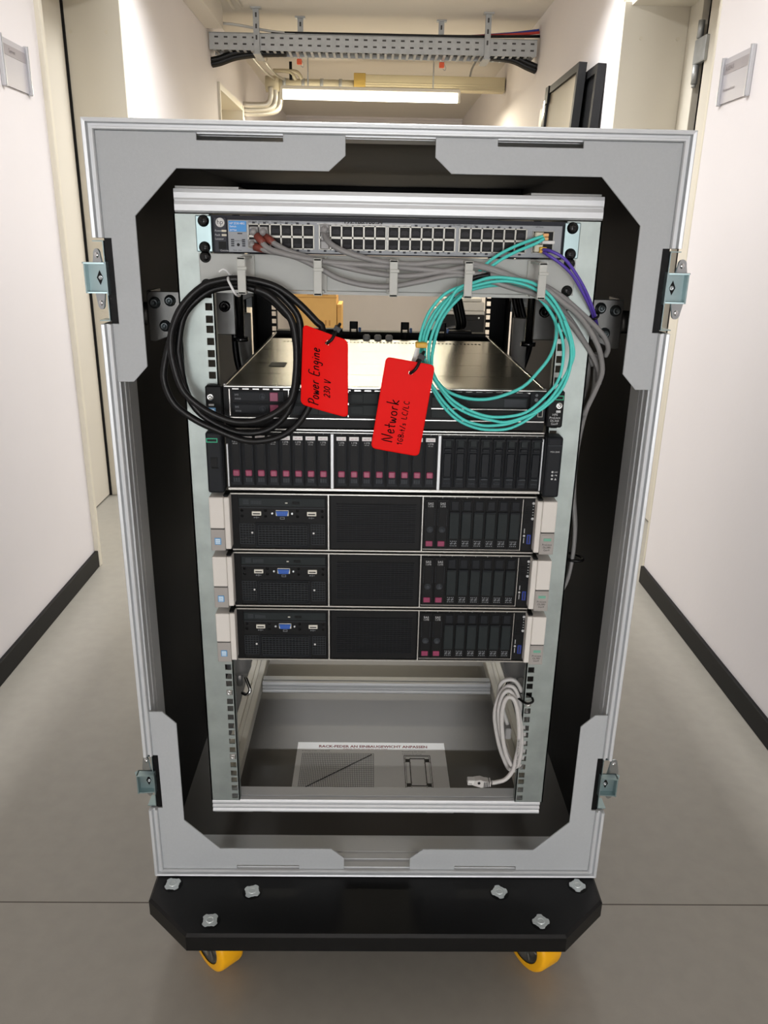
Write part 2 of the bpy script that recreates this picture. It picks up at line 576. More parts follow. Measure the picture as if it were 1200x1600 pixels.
lamp('tube_lamp', 'lit fluorescent tube lamp across the corridor below the pipe', 'far', 'x', 1572, 1310, 31)
lamp('tube_lamp', 'ceiling tube lamp behind the viewpoint', 'front', 'x', 1770, 1200)
lamp('tube_lamp', 'ceiling tube lamp right above the flight case', 'over', 'y', 1770, 1200)
lamp('tube_lamp', 'ceiling tube lamp over the corridor between the case and the cable tray', 'middle', 'x', 1770, 1500)

# ------------------------------------------------------------------ wheel board
dolly = thing('wheel_board', 'black board with cut corners and yellow castor wheels under the flight case', 'dolly', (0, 440, FLOOR))
outline = [(-361, -84), (-288, -152), (288, -152), (361, -84), (361, 1130), (288, 1198), (-288, 1198), (-361, 1130)]
MB().prism(outline, 'z', -380.5, -411, 4).build('board', 'board_black', dolly)
def tnut(x, y, rot):
    b = MB()
    n = 24
    pts = []
    for i in range(n):
        a = 2 * math.pi * i / n + rot
        r = 11.6 + (1.6 if (i // 3) % 2 else -1.0)
        pts.append((x + r * math.cos(a), y + r * math.sin(a)))
    b.prism(pts, 'z', -380.5, -378.6)
    b.lathe((x, y, -378.6), (0, 0, 1), [(6.5, 0), (6.0, 1.2), (4.4, 1.2), (4.2, -.6), (0, -.6)], 14)
    o = b.build('threaded_insert', 'nut_zinc', dolly, (x, y, -380.5))
    MB().lathe((x, y, -380.45), (0, 0, 1), [(16, 0), (15.5, .25), (0, .25)], 20).build('countersink', 'deep_black', o)
for i, (x, y) in enumerate([(-199.8, -68), (197.8, -67), (-256, -125), (253.6, -125), (-330, -54), (328, -53)]):
    tnut(x, y, i * .7)
def caster(px, py, ax, ay, back=False):
    """px,py: contact point at the outer tread edge, axis (ax,ay) points inwards"""
    a = Vector((ax, ay, 0)).normalized()
    r, w = 50.0, 44.0
    c = Vector((px, py, FLOOR + r)) + a * (w / 2)
    b = MB()
    b.box(c.x - 48, c.x + 48, c.y - 42, c.y + 42, -415, -411, 1)
    b.cyl((c.x, c.y, -424), (c.x, c.y, -415), 24, 20)
    for s_ in (-1, 1):
        m_ = Matrix.Translation(c + a * s_ * (w / 2 + 5) + Vector((0, 0, 30)))
        ang = math.atan2(a.y, a.x)
        b.obox(m_ @ Matrix.Rotation(ang, 4, 'Z'), 1.8, 17, 37)
    ang = math.atan2(a.y, a.x)
    b.obox(Matrix.Translation(Vector((c.x, c.y, -426))) @ Matrix.Rotation(ang, 4, 'Z'), w / 2 + 6.5, 20, 2)
    b.cyl(c - a * (w / 2 + 8), c + a * (w / 2 + 8), 6, 12)
    cs = b.build('castor', 'zinc_bolt', dolly)
    MB().lathe(c - a * w / 2, a, [(35, 0), (44, 0), (48.5, 2.5), (50, 7), (50, w - 7), (48.5, w - 2.5), (44, w), (35, w)], 40).build('tread', 'wheel_yellow', cs)
    hb = MB()
    hb.lathe(c - a * (w / 2 - 1.5), a, [(10, -2), (12, 4), (26, 6), (30, 2), (35, 0), (35, 6), (35, w - 9), (35, w - 3), (30, w - 5), (26, w - 9), (12, w - 7), (10, w - 1)], 32)
    d = a.cross(Vector((0, 0, 1)))
    for k in range(6):
        t = k * math.pi / 3
        q = c - a * (w / 2 - 4) + (math.cos(t) * d + math.sin(t) * Vector((0, 0, 1))) * 11
        q2 = c - a * (w / 2 - 4) + (math.cos(t) * d + math.sin(t) * Vector((0, 0, 1))) * 31
        hb.tube([q, q2], 2.2, 6, raw=True)
    hb.build('hub', 'wheel_hub', cs)
caster(-281, -68, 34, 31)
caster(245, -63, 45, 27)
caster(-262, 1075, 45, 10)
caster(262, 1105, -45, -10)

# ------------------------------------------------------------------ flight case
case = thing('flight_case', 'open grey and aluminium flight case on the black wheel board', 'case', (0, 440, -380.4))
YB = 1075.0
for x0, x1 in ((-361, -350), (350, 361)):
    b = MB().box(x0, x1, 62, YB, -379, 740)
    for z0, z1 in ((-379, -249), (-149.5, 504.5), (607.6, 740)):
        b.box(x0, x1, -26, 62, z0, z1)
    b.build('side_panel', 'case_skin', case)
MB().box(-350, 350, -26, YB, 729, 740).build('top_panel', 'case_skin', case)
MB().box(-350, 350, -26, YB, -379, -371).build('bottom_panel', 'case_floor', case)
PROF = [(0, -28), (0, -33), (1.2, -35), (3.4, -35), (4.2, -30.5), (7.2, -30.5), (8.4, -37), (12, -37.8), (13.2, -36.4), (13.2, 10), (11.6, 10), (11.6, -26), (0, -26)]
def rail(A, B, m='alu', name='edge_rail'):
    """A(u,y), B(u,y) -> end points of each profile point"""
    b = MB()
    va = [b.bm.verts.new(A(u, y)) for u, y in PROF]
    vb = [b.bm.verts.new(B(u, y)) for u, y in PROF]
    n = len(PROF)
    fs = [b._face(va), b._face(vb[::-1])]
    for i in range(n):
        fs.append(b._face([va[i], vb[i], vb[(i + 1) % n], va[(i + 1) % n]]))
    bmesh.ops.recalc_face_normals(b.bm, faces=fs)
    return b.build(name, m, case)
TOPZ = lambda u: 728.5 + u * .95
BOTZ = lambda u: -370.5 - u * .68
rail(lambda u, y: (-350 - u, y, TOPZ(u)), lambda u, y: (350 + u, y, TOPZ(u)))
rail(lambda u, y: (-350 - u, y, BOTZ(u)), lambda u, y: (350 + u, y, BOTZ(u)))
for s_ in (-1, 1):
    X = lambda u: s_ * (350 + u)
    rail(lambda u, y: (X(u), y, TOPZ(u)), lambda u, y: (X(u), y, 608.0))
    rail(lambda u, y: (X(u), y, 504.0), lambda u, y: (X(u), y, -149.0))
    rail(lambda u, y: (X(u), y, -249.5), lambda u, y: (X(u), y, BOTZ(u)))
# inner lips of the hybrid profile, grooved, running round the opening
def lip(x0, x1, z0, z1, ax):
    b = MB()
    if ax == 'z':
        s_ = 1 if x0 < 0 else -1
        xw = x0 if x0 < 0 else x1
        for y0, y1, d in ((-26, -14, 2.2), (-14, -8, 1.0), (-8, 4, 2.6), (4, 9, 1.2), (9, 46, 2.0)):
            b.box(min(xw, xw + s_ * d), max(xw, xw + s_ * d), y0, y1, z0, z1)
    else:
        s_ = 1 if z0 < 0 else -1
        zw = z0 if z0 < 0 else z1
        for y0, y1, d in ((-26, -14, 2.2), (-14, -8, 1.0), (-8, 4, 2.6), (4, 9, 1.2), (9, 46, 2.0)):
            b.box(x0, x1, y0, y1, min(zw, zw + s_ * d), max(zw, zw + s_ * d))
    b.build('inner_lip', 'alu', case)
lip(-350, -347, -371, 729, 'z'); lip(347, 350, -371, 729, 'z')
lip(-347, 347, -371, -368, 'x'); lip(-347, 347, 726, 729, 'x')
# rear frame
for a in ((-363, -350, -379, 741), (350, 363, -379, 741)):
    MB().box(a[0], a[1], YB - 30, YB + 8, a[2], a[3], 2).build('edge_rail', 'alu', case)
MB().box(-350, 350, YB - 30, YB + 8, 729, 741, 2).build('edge_rail', 'alu', case)
MB().box(-350, 350, YB - 30, YB + 8, -379, -370, 2).build('edge_rail', 'alu', case)
MB().box(-350, 350, YB - 6, YB - 1, 712, 730).build('rear_lip', 'case_skin', case)  # added dark filler, blocks light showing through the rear top gap
# corner plates
UP = [(-350, 728), (-230.5, 728), (-230.5, 719.6), (-128, 719.6), (-128, 728), (-53.8, 728), (-53.8, 706), (-74, 688.3), (-256.5, 688.3), (-310, 633.8), (-310, 451), (-329, 430.6), (-350, 430.6), (-350, 504.5), (-341.6, 504.5), (-341.6, 607.6), (-350, 607.6)]
DN = [(-350, -71), (-330.5, -71), (-310, -92), (-310, -273), (-255.6, -329.2), (-75, -329.2), (-54, -347.5), (-54, -370), (-128, -370), (-128, -362.6), (-229.5, -362.6), (-229.5, -370), (-350, -370), (-350, -249), (-342.6, -249), (-342.6, -149.5), (-350, -149.5)]
for P in (UP, DN):
    for s_ in (-1, 1):
        pts = [(-s_ * x, z) for x, z in P]
        MB().prism(pts, 'y', -30.6, -28.4, .5).build('corner_plate', 'case_plate', case)
for s_ in (-1, 1):
    for P in (UP, DN):
        MB().prism([(s_ * x, z) for x, z in P if not (abs(x + 180) < 60 and (z > 700 or z < -350))], 'y', YB + 1, YB + 3, .5).build('corner_plate', 'case_plate', case)
# black blocks as recess shade, and butterfly keepers, at the four cut-outs
def keeper(s_, z0, z1, up_):
    b = MB()
    pts = [(346, -6), (352, -12), (352, -26), (366, -27), (366, -25.6), (353.4, -24.6), (353.4, -12), (347, -5)]
    zc = (z0 + z1) / 2
    b.box(min(s_ * 341, s_ * 351.5), max(s_ * 341, s_ * 351.5), -27.5, 62, z0, z1)
    tray = b.build('recess_tray', 'deep_black', case)
    e = MB()
    e.box(min(s_ * 352.5, s_ * 353.6), max(s_ * 352.5, s_ * 353.6), -29, -6, z0 + 4, z1 - 4)
    for z in (z0 + 3, z1 - 4.2):
        e.box(min(s_ * 352.5, s_ * 366), max(s_ * 352.5, s_ * 366), -29, -5, z, z + 1.2)
    e.build('tray_edge', 'zinc_bright', tray)
    k = MB()
    # hook: back web, upper and lower flange, outer lip bent towards the front
    zh0, zh1 = (zc - 14, zc + 23) if up_ else (zc - 16, zc + 18)
    k.box(min(s_ * 349, s_ * 375), max(s_ * 349, s_ * 375), -27, -25.2, zh0, zh1)
    k.prism([(s_ * 351, -38), (s_ * 376, -40), (s_ * 381, -30), (s_ * 376, -25), (s_ * 351, -25)], 'z', zh1 - 1.8, zh1)
    k.prism([(s_ * 351, -36), (s_ * 376, -38), (s_ * 376, -25), (s_ * 351, -25)], 'z', zh0, zh0 + 1.8)
    k.box(min(s_ * 349, s_ * 350.6), max(s_ * 349, s_ * 350.6), -38, -25, zh0 - 2, zh1 + 1)
    k.box(min(s_ * 374.6, s_ * 376.4), max(s_ * 374.6, s_ * 376.4), -39, -25, zh0, zh1)
    kp = k.build('latch_keeper', 'zinc_bright', case)
    p = MB()
    # backing plate: long pointed plate with two holes
    ang = math.radians(38 if s_ < 0 else 24) * s_
    mt = Matrix.Translation((s_ * (365 if s_ < 0 else 373), -18, zc + 2)) @ Matrix.Rotation(ang, 4, 'Z')
    n = 10
    pts = []
    hw, hl = 11.5, 37
    for i in range(n + 1):
        t = math.pi * i / n
        pts.append((7.0 * math.cos(t), hl - 7 + 7 * math.sin(t)))
    pts += [(-hw, 12), (-hw, -12)]
    for i in range(n + 1):
        t = math.pi + math.pi * i / n
        pts.append((7.0 * math.cos(t), -hl + 7 + 7 * math.sin(t)))
    pts += [(hw, -12), (hw, 12)]
    A = [p.bm.verts.new(mt @ Vector((x, -1, z))) for x, z in pts]
    B = [p.bm.verts.new(mt @ Vector((x, 1, z))) for x, z in pts]
    p._face(A); p._face(B[::-1])
    for i in range(len(pts)):
        p._face([A[i], B[i], B[(i + 1) % len(pts)], A[(i + 1) % len(pts)]])
    bmesh.ops.recalc_face_normals(p.bm, faces=p.bm.faces[:])
    p.build('backing_plate', 'zinc_bolt', kp)
    r = MB()
    dirn = mt.to_3x3() @ Vector((0, -1, 0))
    for z in (hl - 8, -hl + 8):
        c0 = mt @ Vector((0, -1, z))
        r.lathe(c0, dirn, [(3.6, 0), (3.2, 1.2), (0, 1.6)], 12)
    r.build('rivet', 'chrome', kp)
    h = MB()
    zm = (zh0 + zh1) / 2
    h.prism([(s_ * 361 - 4, zm), (s_ * 361, zm - 9), (s_ * 361 + 4, zm), (s_ * 361, zm + 9)], 'y', -27.5, -27)
    h.build('slot', 'deep_black', kp)
    MB().lathe((s_ * 360, -27.2, zm), (0, -1, 0), [(3, .3), (2.8, 1.6), (1.4, 1.8), (1.2, 1), (0, 1)], 12).build('bolt', 'zinc_bolt', kp)
for s_ in (-1, 1):
    keeper(s_, 504.5, 607.6, True)
    keeper(s_, -249, -149.5, False)
rv = None
for x in (-331, -309, 309, 331):
    if rv is None:
        rv = MB().lathe((x, -18, 740.5), (0, 0, 1), [(6, 0), (5.4, 1.6), (2.5, 2.8), (0, 3)], 14).build('rivet', 'chrome', case, (x, -18, 740.5))
        x0_ = x
    else:
        again(rv, x - x0_)
for s_ in (-1, 1):
    for z in (660, 460, 250, -60, -300):
        MB().lathe((s_ * 363, -10, z), (s_, 0, 0), [(4.5, 0), (4, 1.2), (0, 2)], 10).build('rivet', 'zinc_bolt', case)

# ------------------------------------------------------------------ rack frame
rack = thing('equipment_rack', 'zinc and aluminium rack frame hung inside the flight case', 'rack', (0, 350, -282))
UB, UP_ = -256.0, 44.62
HOLES = [UB + UP_ * n + d for n in range(20) for d in (6.4, 22.3, 38.1)]
def post(s_, yf, d, m):
    """square-hole post: face at y=yf, flange depth d (sign = direction)"""
    b = MB()
    zb, zt = -258.0, 638.0
    y0, y1 = min(yf, yf + math.copysign(2, d)), max(yf, yf + math.copysign(2, d))
    def bx(xa, xb, z0, z1):
        xa, xb = s_ * xa, s_ * xb
        b.box(min(xa, xb), max(xa, xb), y0, y1, z0, z1)
    bx(225, 227.8, zb, zt)
    bx(237.3, 271, zb, zt)
    z = zb
    for h in HOLES:
        bx(227.8, 237.3, z, h - 4.75)
        z = h + 4.75
    bx(227.8, 237.3, z, zt)
    xa, xb = sorted((s_ * 269, s_ * 271))
    b.box(xa, xb, min(yf, yf + d), max(yf, yf + d), zb, zt)
    xa, xb = sorted((s_ * 225, s_ * 226.5))
    b.box(xa, xb, min(yf, yf + d * .3), max(yf, yf + d * .3), zb, zt)
    return b.build('post', m, rack)
post(-1, 0, 46, 'zinc'); post(1, 0, 46, 'zinc')
post(-1, 700, -60, 'black_metal'); post(1, 700, -60, 'black_metal')  # same posts as in front; black colour stands in for their shade
def bar_x(y0, y1, z0, z1, m, x0=-270, x1=270, cuts=((.30, .38), (.62, .70)), deep=5.0):
    """horizontal aluminium extrusion: rounded bands and two grooves in its front face"""
    h = z1 - z0
    pts = [(y1, z0), (y0 + 2.5, z0)]
    prev = 0.0
    for a, c in list(cuts) + [(1.0, 1.0)]:
        za, zb_ = z0 + h * prev, z0 + h * a
        pts += [(y0, za + min(2.5, (zb_ - za) * .3)), (y0, zb_ - min(4.5, (zb_ - za) * .42)), (y0 + min(deep * .6, 2.2), zb_)]
        if a < 1:
            pts += [(y0 + deep, zb_), (y0 + deep, z0 + h * c)]
            pts += [(y0 + min(deep * .5, 1.2), z0 + h * c)]
        prev = c
    pts += [(y0 + 9, z1), (y0 + 9, z1 - 2.5), (y0 + 13, z1 - 2.5), (y0 + 13, z1), (y1, z1)]
    return MB().prism(pts, 'x', x0, x1).build('cross_bar', m, rack)
bar_x(0, 34, 639.5, 667.5, 'alu', -269, 271, ((.50, .53),), 1.6)
bar_x(0, 34, -282.5, -258, 'alu', -270, 267)
bar_x(357, 384, -282.5, -258, 'alu', -236, 236)
bar_x(672, 704, -282.5, -258, 'alu')
bar_x(672, 704, 640, 667, 'alu')
for x0, x1 in ((-270, -238), (238, 270)):
    for z0, z1 in ((-282.5, -258), (640, 667)):
        b = MB()
        b.box(x0, x1, 34, 672, z0, z1 - 4)
        w = (x1 - x0)
        b.box(x0, x0 + w * .38, 34, 672, z1 - 4, z1, 1)
        b.box(x1 - w * .38, x1, 34, 672, z1 - 4, z1, 1)
        b.build('side_bar', 'alu_warm', rack)
# thin feet seen under the bottom bar and flat plates over the top bar
for x0, x1, z0, z1 in ((-268, -206, -285.5, -282.5), (-175, 82, -285.5, -282.5), (160, 268, -285.5, -282.5), (-268, -188, 667.5, 671), (178, 268, 667.5, 671)):
    MB().box(x0, x1, 4, 60, z0, z1, .5).build('mounting_plate', 'steel_plate', rack)
# shock plates to the side walls with bolts
def shock(s_, y, z0, z1):
    b = MB()
    pts = [(262, z1), (325, z1), (329, z1 - 5), (329, z0), (321, z0 - 1), (262, z0 + 22)]
    b.prism([(s_ * x, z) for x, z in pts], 'y', y, y + 5, 1)
    xa, xb = sorted((s_ * 325, s_ * 330))
    b.box(xa, xb, y + 5, y + 60, z0, z1)
    xa, xb = sorted((s_ * 330, s_ * 350.5))
    b.cyl((s_ * 330, y + 34, (z0 + z1) / 2), (s_ * 350.5, y + 34, (z0 + z1) / 2), 16, 16)
    p = b.build('shock_plate', 'steel_plate', rack)
    for dx, dz in ((318, z1 - 15), (297, z1 - 12), (306, z0 + 21)):
        k = MB()
        k.lathe((s_ * dx, y, dz), (0, -1, 0), [(8, 0), (8, 1.4), (6, 1.6), (5.6, 8), (3, 8.4), (2.8, 5), (0, 5)], 12)
        k.build('bolt', 'bolt_dark', p)
for s_ in (-1, 1):
    shock(s_, 60, 472, 539)
    shock(s_, 600, 472, 539)
# spring canisters hanging from the side bars, and struts at the back
for s_ in (-1, 1):
    c = MB()
    c.lathe((s_ * 262, 250, -168), (0, 0, 1), [(0, 0), (14, 0), (20, 4), (23, 12), (23, 190), (0, 190)], 24)
    c.cyl((s_ * 262, 250, -196), (s_ * 262, 250, -168), 6, 12)
    k = c.build('spring_canister', 'galv', rack)
    e = MB()
    e.tube([(s_ * 250, 244, -176), (s_ * 244, 236, -186), (s_ * 240, 230, -196), (s_ * 246, 228, -204), (s_ * 256, 232, -202)], 3.2, 8)
    e.build('shackle', 'chrome', k)
    s2 = MB()
    s2.cyl((s_ * 268, 500, 130), (s_ * 268, 500, 470), 15, 18)
    s2.build('strut', 'spring_white', rack)
# cage nuts
for x, z in ((-232.6, HOLES[13]), (-232.6, HOLES[5]), (232.6, HOLES[12])):
    b = MB()
    b.box(x - 4.4, x + 4.4, -1, 4, z - 4.4, z + 4.4, .6)
    b.lathe((x, -1, z), (0, -1, 0), [(3.6, 0), (3.4, .6), (2.4, .6), (2.2, -1), (0, -1)], 10)
    b.build('cage_nut', 'chrome', rack)
# rear brackets with bolts seen past the front posts
for s_ in (-1, 1):
    b = MB()
    x0, x1 = sorted((s_ * 226, s_ * 262))
    b.box(x0, x1, 160, 163, 470, 535, 1)
    p = b.build('strut_plate', 'steel_plate', rack)
    MB().lathe((s_ * 240, 160, 512), (0, -1, 0), [(8, 0), (8, 9), (4, 9.4), (3.6, 6), (0, 6)], 12).build('bolt', 'black_screw', p)
    b = MB()
    b.cyl((s_ * 212, 120, 470), (s_ * 212, 120, 640), 5.5, 12)
    b.cyl((s_ * 212, 120, 466), (s_ * 212, 120, 472), 11, 14)
    b.build('hanger_rod', 'black_screw', rack)

def rack_screw(x, y, z, parent):
    b = MB()
    b.lathe((x, y, z), (0, -1, 0), [(7.2, 0), (7.2, 1.0), (5.8, 1.4), (5.7, 3.4), (4.4, 4.6), (0, 5.2)], 18)
    o = b.build('screw', 'black_screw', parent, (x, y, z))
    MB().box(x - 2.8, x + 2.8, y - 5.5, y - 4.6, z - .5, z + .5).box(x - .5, x + .5, y - 5.5, y - 4.6, z - 2.8, z + 2.8).build('cross_slot', 'deep_black', o)
    return o

# ------------------------------------------------------------------ network switch
sw = thing('network_switch', 'grey rack network switch with rows of sockets at the top of the rack', 'switch', (0, 150, 592.3))
MB().box(-221.5, 221.5, -7, 300, 592.5, 637, 1).build('chassis', 'switch_lid', sw)
MB().box(-202, 219, -8.2, -6.8, 593.6, 632, .4).build('front_plate', 'switch_grey', sw)
MB().box(-219.5, -203, -9.5, -6.8, 593, 635, 1.2).build('end_panel', 'switch_dark', sw)
MB().box(-221.5, 221.5, -7.6, -6.6, 632.6, 637).build('top_edge', 'switch_lid', sw)
for s_ in (-1, 1):
    x0, x1 = sorted((s_ * 222.5, s_ * 243))
    e = MB().box(x0, x1, -4.5, -1.2, 593, 636.5, 1).build('mounting_ear', 'zinc_bright', sw)
    for z in (598.5, 630):
        rack_screw(s_ * 232.6, -4.5, z, e)
# badge, blue label and small print
MB().lathe((-211, -9.5, 628.4), (0, -1, 0), [(5.6, 0), (5.4, .8), (0, .9)], 24).build('round_badge', 'white_label', sw)
t = MB()
t.text('hp', 8, front(-211, -10.6, 626.4) @ Matrix.Shear('XZ', 4, (0, 0)))
t.build('lettering', 'switch_dark', sw)
t = MB()
for s, z in (('Power', 617.6), ('Fault', 612.6), ('Locator', 608)):
    t.text(s, 3.4, front(-218, -9.7, z), 'LEFT')
t.text('Console', 3.0, front(-207, -9.7, 594.2))
t.build('lettering', 'print_white', sw)
b = MB()
for z in (618.6, 613.6):
    b.box(-209.5, -203.5, -9.9, -9.3, z - 1.2, z + 1.2)
b.build('status_light', 'lc_beige', sw)
b = MB().box(-214, -204.5, -9.9, -9.2, 596.8, 606)
b.build('console_socket', 'deep_black', sw)
MB().box(-200.5, -178.6, -8.8, -8, 618, 630.6).build('name_label', 'switch_blue', sw)
t = MB()
t.text('HP 2530-48G', 3.4, front(-199.4, -9, 626.6), 'LEFT')
t.text('Switch', 3.2, front(-199.4, -9, 623.0), 'LEFT')
t.text('J9775A', 3.0, front(-199.4, -9, 618.8), 'LEFT')
t.build('lettering', 'white_label', sw)
t = MB()
t.text('Link/Act Mode', 2.0, front(-188, -8.6, 606.6))
t.text('Reset   Clear', 2.0, front(-196, -8.6, 595.2), 'LEFT')
t.text('LED Mode:  Act=10 Mbps   FDx=100 Mbps   PoE=1000 Mbps', 2.5, front(-176, -8.6, 629.4), 'LEFT')
t.text('10/100/1000Base-T Ports (1 - 48)', 2.5, front(76, -8.6, 629.6), 'LEFT')
t.text('SFP Ports', 2.5, front(185, -8.6, 629.4), 'LEFT')
for k, x in enumerate([-170.5 + 13.75 * i for i in range(6)]):
    pass
b = MB()
BANKS = [(-176.3, 13.7), (-87.2, 14.0), (-1.0, 14.15), (89.3, 14.1)]
for x0, p in BANKS:
    for i in range(6):
        for z in (628.9, 597.0):
            b.box(x0 + p * (i + .5) - 1.7, x0 + p * (i + .5) + 1.7, -8.7, -8, z - 1.2, z + 1.2)
for x in (-196.5, -182.6):
    for k in range(4):
        b.box(x - 2, x + 2, -8.7, -8, 600.4 + k * 2.4, 602 + k * 2.4)
b.box(-190, -184, -8.7, -8, 615.2, 616.6)
b.build('port_number', 'switch_dark', sw)['kind'] = 'stuff'
t.build('lettering', 'print_black', sw)
MB().lathe((-189.5, -8.2, 602.4), (0, -1, 0), [(1.9, 0), (1.7, .6), (0, .6)], 12).build('reset_button', 'print_black', sw)
# the strip with the handwritten-size address label
MB().box(-90, 28, -9.4, -8.2, 628.6, 629.8, .2).build('label_strip', 'white_label', sw)
t = MB()
t.text('192.168.100.54', 8.0, front(-57, -8.7, 629.8), 'LEFT', .03)
t.build('lettering', 'print_black', sw)
port0 = None
for bi, (x0, p) in enumerate(BANKS):
    f = MB()
    w = 6 * p
    z0, z1, zm = 598.3, 627.8, 613.0
    f.box(x0 - .6, x0 + .8, -10.4, -8, z0, z1); f.box(x0 + w - .8, x0 + w + .6, -10.4, -8, z0, z1)
    f.box(x0, x0 + w, -10.4, -8, z1 - 1.2, z1); f.box(x0, x0 + w, -10.4, -8, z0, z0 + 1.2)
    f.box(x0, x0 + w, -10.4, -8, zm - 1.3, zm + 1.3)
    for i in range(1, 6):
        f.box(x0 + p * i - .9, x0 + p * i + .9, -10.4, -8, z0, z1)
    f.build('port_frame', 'port_metal', sw)
    for i in range(6):
        for row in (1, 0):
            xc = x0 + p * (i + .5)
            zc = (zm + z1) / 2 if row else (zm + z0) / 2
            if port0 is None or (row == 0 and portl is None):
                b = MB()
                b.box(xc - p / 2 + .9, xc + p / 2 - .9, -8.6, -8, zc - 6.1, zc + 6.1)
                o = b.build('port', 'port_black', sw, (xc, -8, zc))
                c = MB()
                s_ = 1 if row else -1
                # stepped keyway and the contact tongue
                if row:
                    c.prism([(xc - 4.6, zc - 3.4), (xc + 4.6, zc - 3.4), (xc + 4.6, zc + .4), (xc + 2.6, zc + 2.4), (xc - 2.6, zc + 2.4), (xc - 4.6, zc + .4)], 'y', -9.3, -8.6)
                else:
                    c.prism([(xc - 4.6, zc - .8), (xc + 4.6, zc - .8), (xc + 4.6, zc - 3.4), (xc + 2.6, zc - 3.4), (xc + 2.6, zc - 5), (xc - 2.6, zc - 5), (xc - 2.6, zc - 3.4), (xc - 4.6, zc - 3.4)], 'y', -9.3, -8.6)
                c.build('contact_tongue', 'port_pin', o)
                if row:
                    port0 = o; pc0 = (xc, zc); portl = None
                else:
                    portl = o; pcl = (xc, zc)
            else:
                src, sc_ = (port0, pc0) if row else (portl, pcl)
                again(src, xc - sc_[0], 0, zc - sc_[1])
# four pluggable module cages
for col, x in enumerate((188.5, 201.5)):
    for row, z in enumerate((619.6, 605.2)):
        f = MB()
        f.box(x - 6.4, x + 6.4, -10, -8, z - 5.6, z + 5.6)
        c = f.build('module_cage', 'deep_black', sw)
        g = MB()
        g.box(x - 6.8, x - 6.0, -11, -8, z - 6, z + 6); g.box(x + 6.0, x + 6.8, -11, -8, z - 6, z + 6)
        g.box(x - 6.8, x + 6.8, -11, -8, z + 5.4, z + 6); g.box(x - 6.8, x + 6.8, -11, -8, z - 6, z - 5.4)
        g.build('cage_rim', 'port_metal', c)
        if col == 0:
            MB().box(x - 5.2, x + 5.2, -20, -9, z - 4.6, z + 4.6, .8).build('transceiver', 'lc_beige', c)
b = MB().box(194, 210, -11.6, -8, 610.4, 614.4, .5)
b.build('cage_label', 'white_label', sw)

# ------------------------------------------------------------------ cable manager
cmg = thing('cable_manager', 'pale grey rack panel with five plastic cable fingers under the switch', 'cable manager', (0, 0, 548))
MB().box(-241, 241, -4, -1.2, 547.5, 591.5, .8).box(-225, 225, -7, -4, 543.5, 547.5).box(-225, 225, -3.6, 8, 543.5, 545).build('panel', 'manager_grey', cmg)
for x in (-232.6, 232.6):
    for z in (587, 553):
        rack_screw(x, -4, z, cmg)
fg = None
for x in (-178, -86, 6, 97, 187):
    if fg is None:
        b = MB()
        b.box(x - 5, x + 5, -66, -4, 586.5, 589.5, .5)
        b.box(x - 5, x + 5, -66, -63, 546, 589.5, .8)
        b.box(x - 5, x + 7, -67.5, -62, 574.5, 578.5, .8)
        b.box(x - 5, x + 5, -20, -4, 546, 549)
        b.box(x - 5, x + 5, -66, -52, 546, 549, .5)
        b.box(x - 8, x + 8, -8, -4, 546, 590, .6)
        fg = b.build('finger', 'finger_plastic', cmg, (x, -4, 568))
        fx = x
    else:
        again(fg, x - fx)

# ------------------------------------------------------------------ cable runs (rack millimetres)
BLK= [(-112,-30,431),(-120,-30,504),(-131,-31,522),(-152,-31,541),(-174,-32,552),(-198,-32,553),(-224,-32,547),(-247,-33,530),(-260,-33,511),(-267,-34,479),(-267,-34,463),(-261,-34,420),(-243,-35,390),(-206,-35,369),(-175,-36,366),(-150,-36,374),(-129,-36,395),(-117,-37,428),(-112,-37,466),(-110,-38,498),(-113,-38,518),(-125,-39,535),(-144,-39,551),(-168,-39,558),(-208,-40,558),(-232,-40,550),(-255,-41,527),(-272,-41,496),(-285,-41,454),(-286,-42,431),(-275,-42,404),(-249,-43,384),(-222,-43,371),(-192,-43,359),(-169,-44,357),(-144,-44,362),(-123,-45,374),(-105,-45,395),(-92,-45,426),(-84,-46,467),(-82,-46,504),(-89,-47,513),(-110,-47,534),(-134,-47,552),(-157,-48,560),(-183,-48,563),(-206,-49,561),(-230,-49,553),(-255,-50,530),(-269,-50,503),(-273,-50,482),(-271,-51,458),(-262,-51,426),(-243,-52,406),(-217,-52,391),(-190,-52,384),(-162,-53,388),(-137,-53,401),(-121,-54,419),(-115,-54,456),(-115,-54,492),(-120,-55,516),(-132,-55,532),(-148,-56,546),(-164,-56,552)]
TEAL0= [(194,-22,620),(181,-25,616),(157,-29,607),(134,-32,595),(118,-35,582),(108,-38,569),(99,-41,560),(87,-41,553),(74,-42,543),(59,-42,527),(48,-42,503),(45,-42,481),(49,-43,457),(58,-43,435),(73,-43,410),(94,-43,390),(120,-43,379),(143,-44,377),(166,-44,380),(190,-44,394),(211,-44,415),(227,-44,435),(235,-45,464),(234,-45,489),(224,-45,508),(215,-45,527),(199,-46,546),(179,-46,559),(152,-46,566),(128,-46,565),(107,-46,560),(90,-47,556),(74,-47,542),(62,-47,525),(52,-47,504),(48,-47,482),(52,-48,458),(69,-48,433),(87,-48,411),(111,-48,398),(139,-49,391),(159,-49,389),(184,-49,397),(205,-49,408),(226,-49,431),(235,-50,461),(233,-50,492),(222,-50,521)]
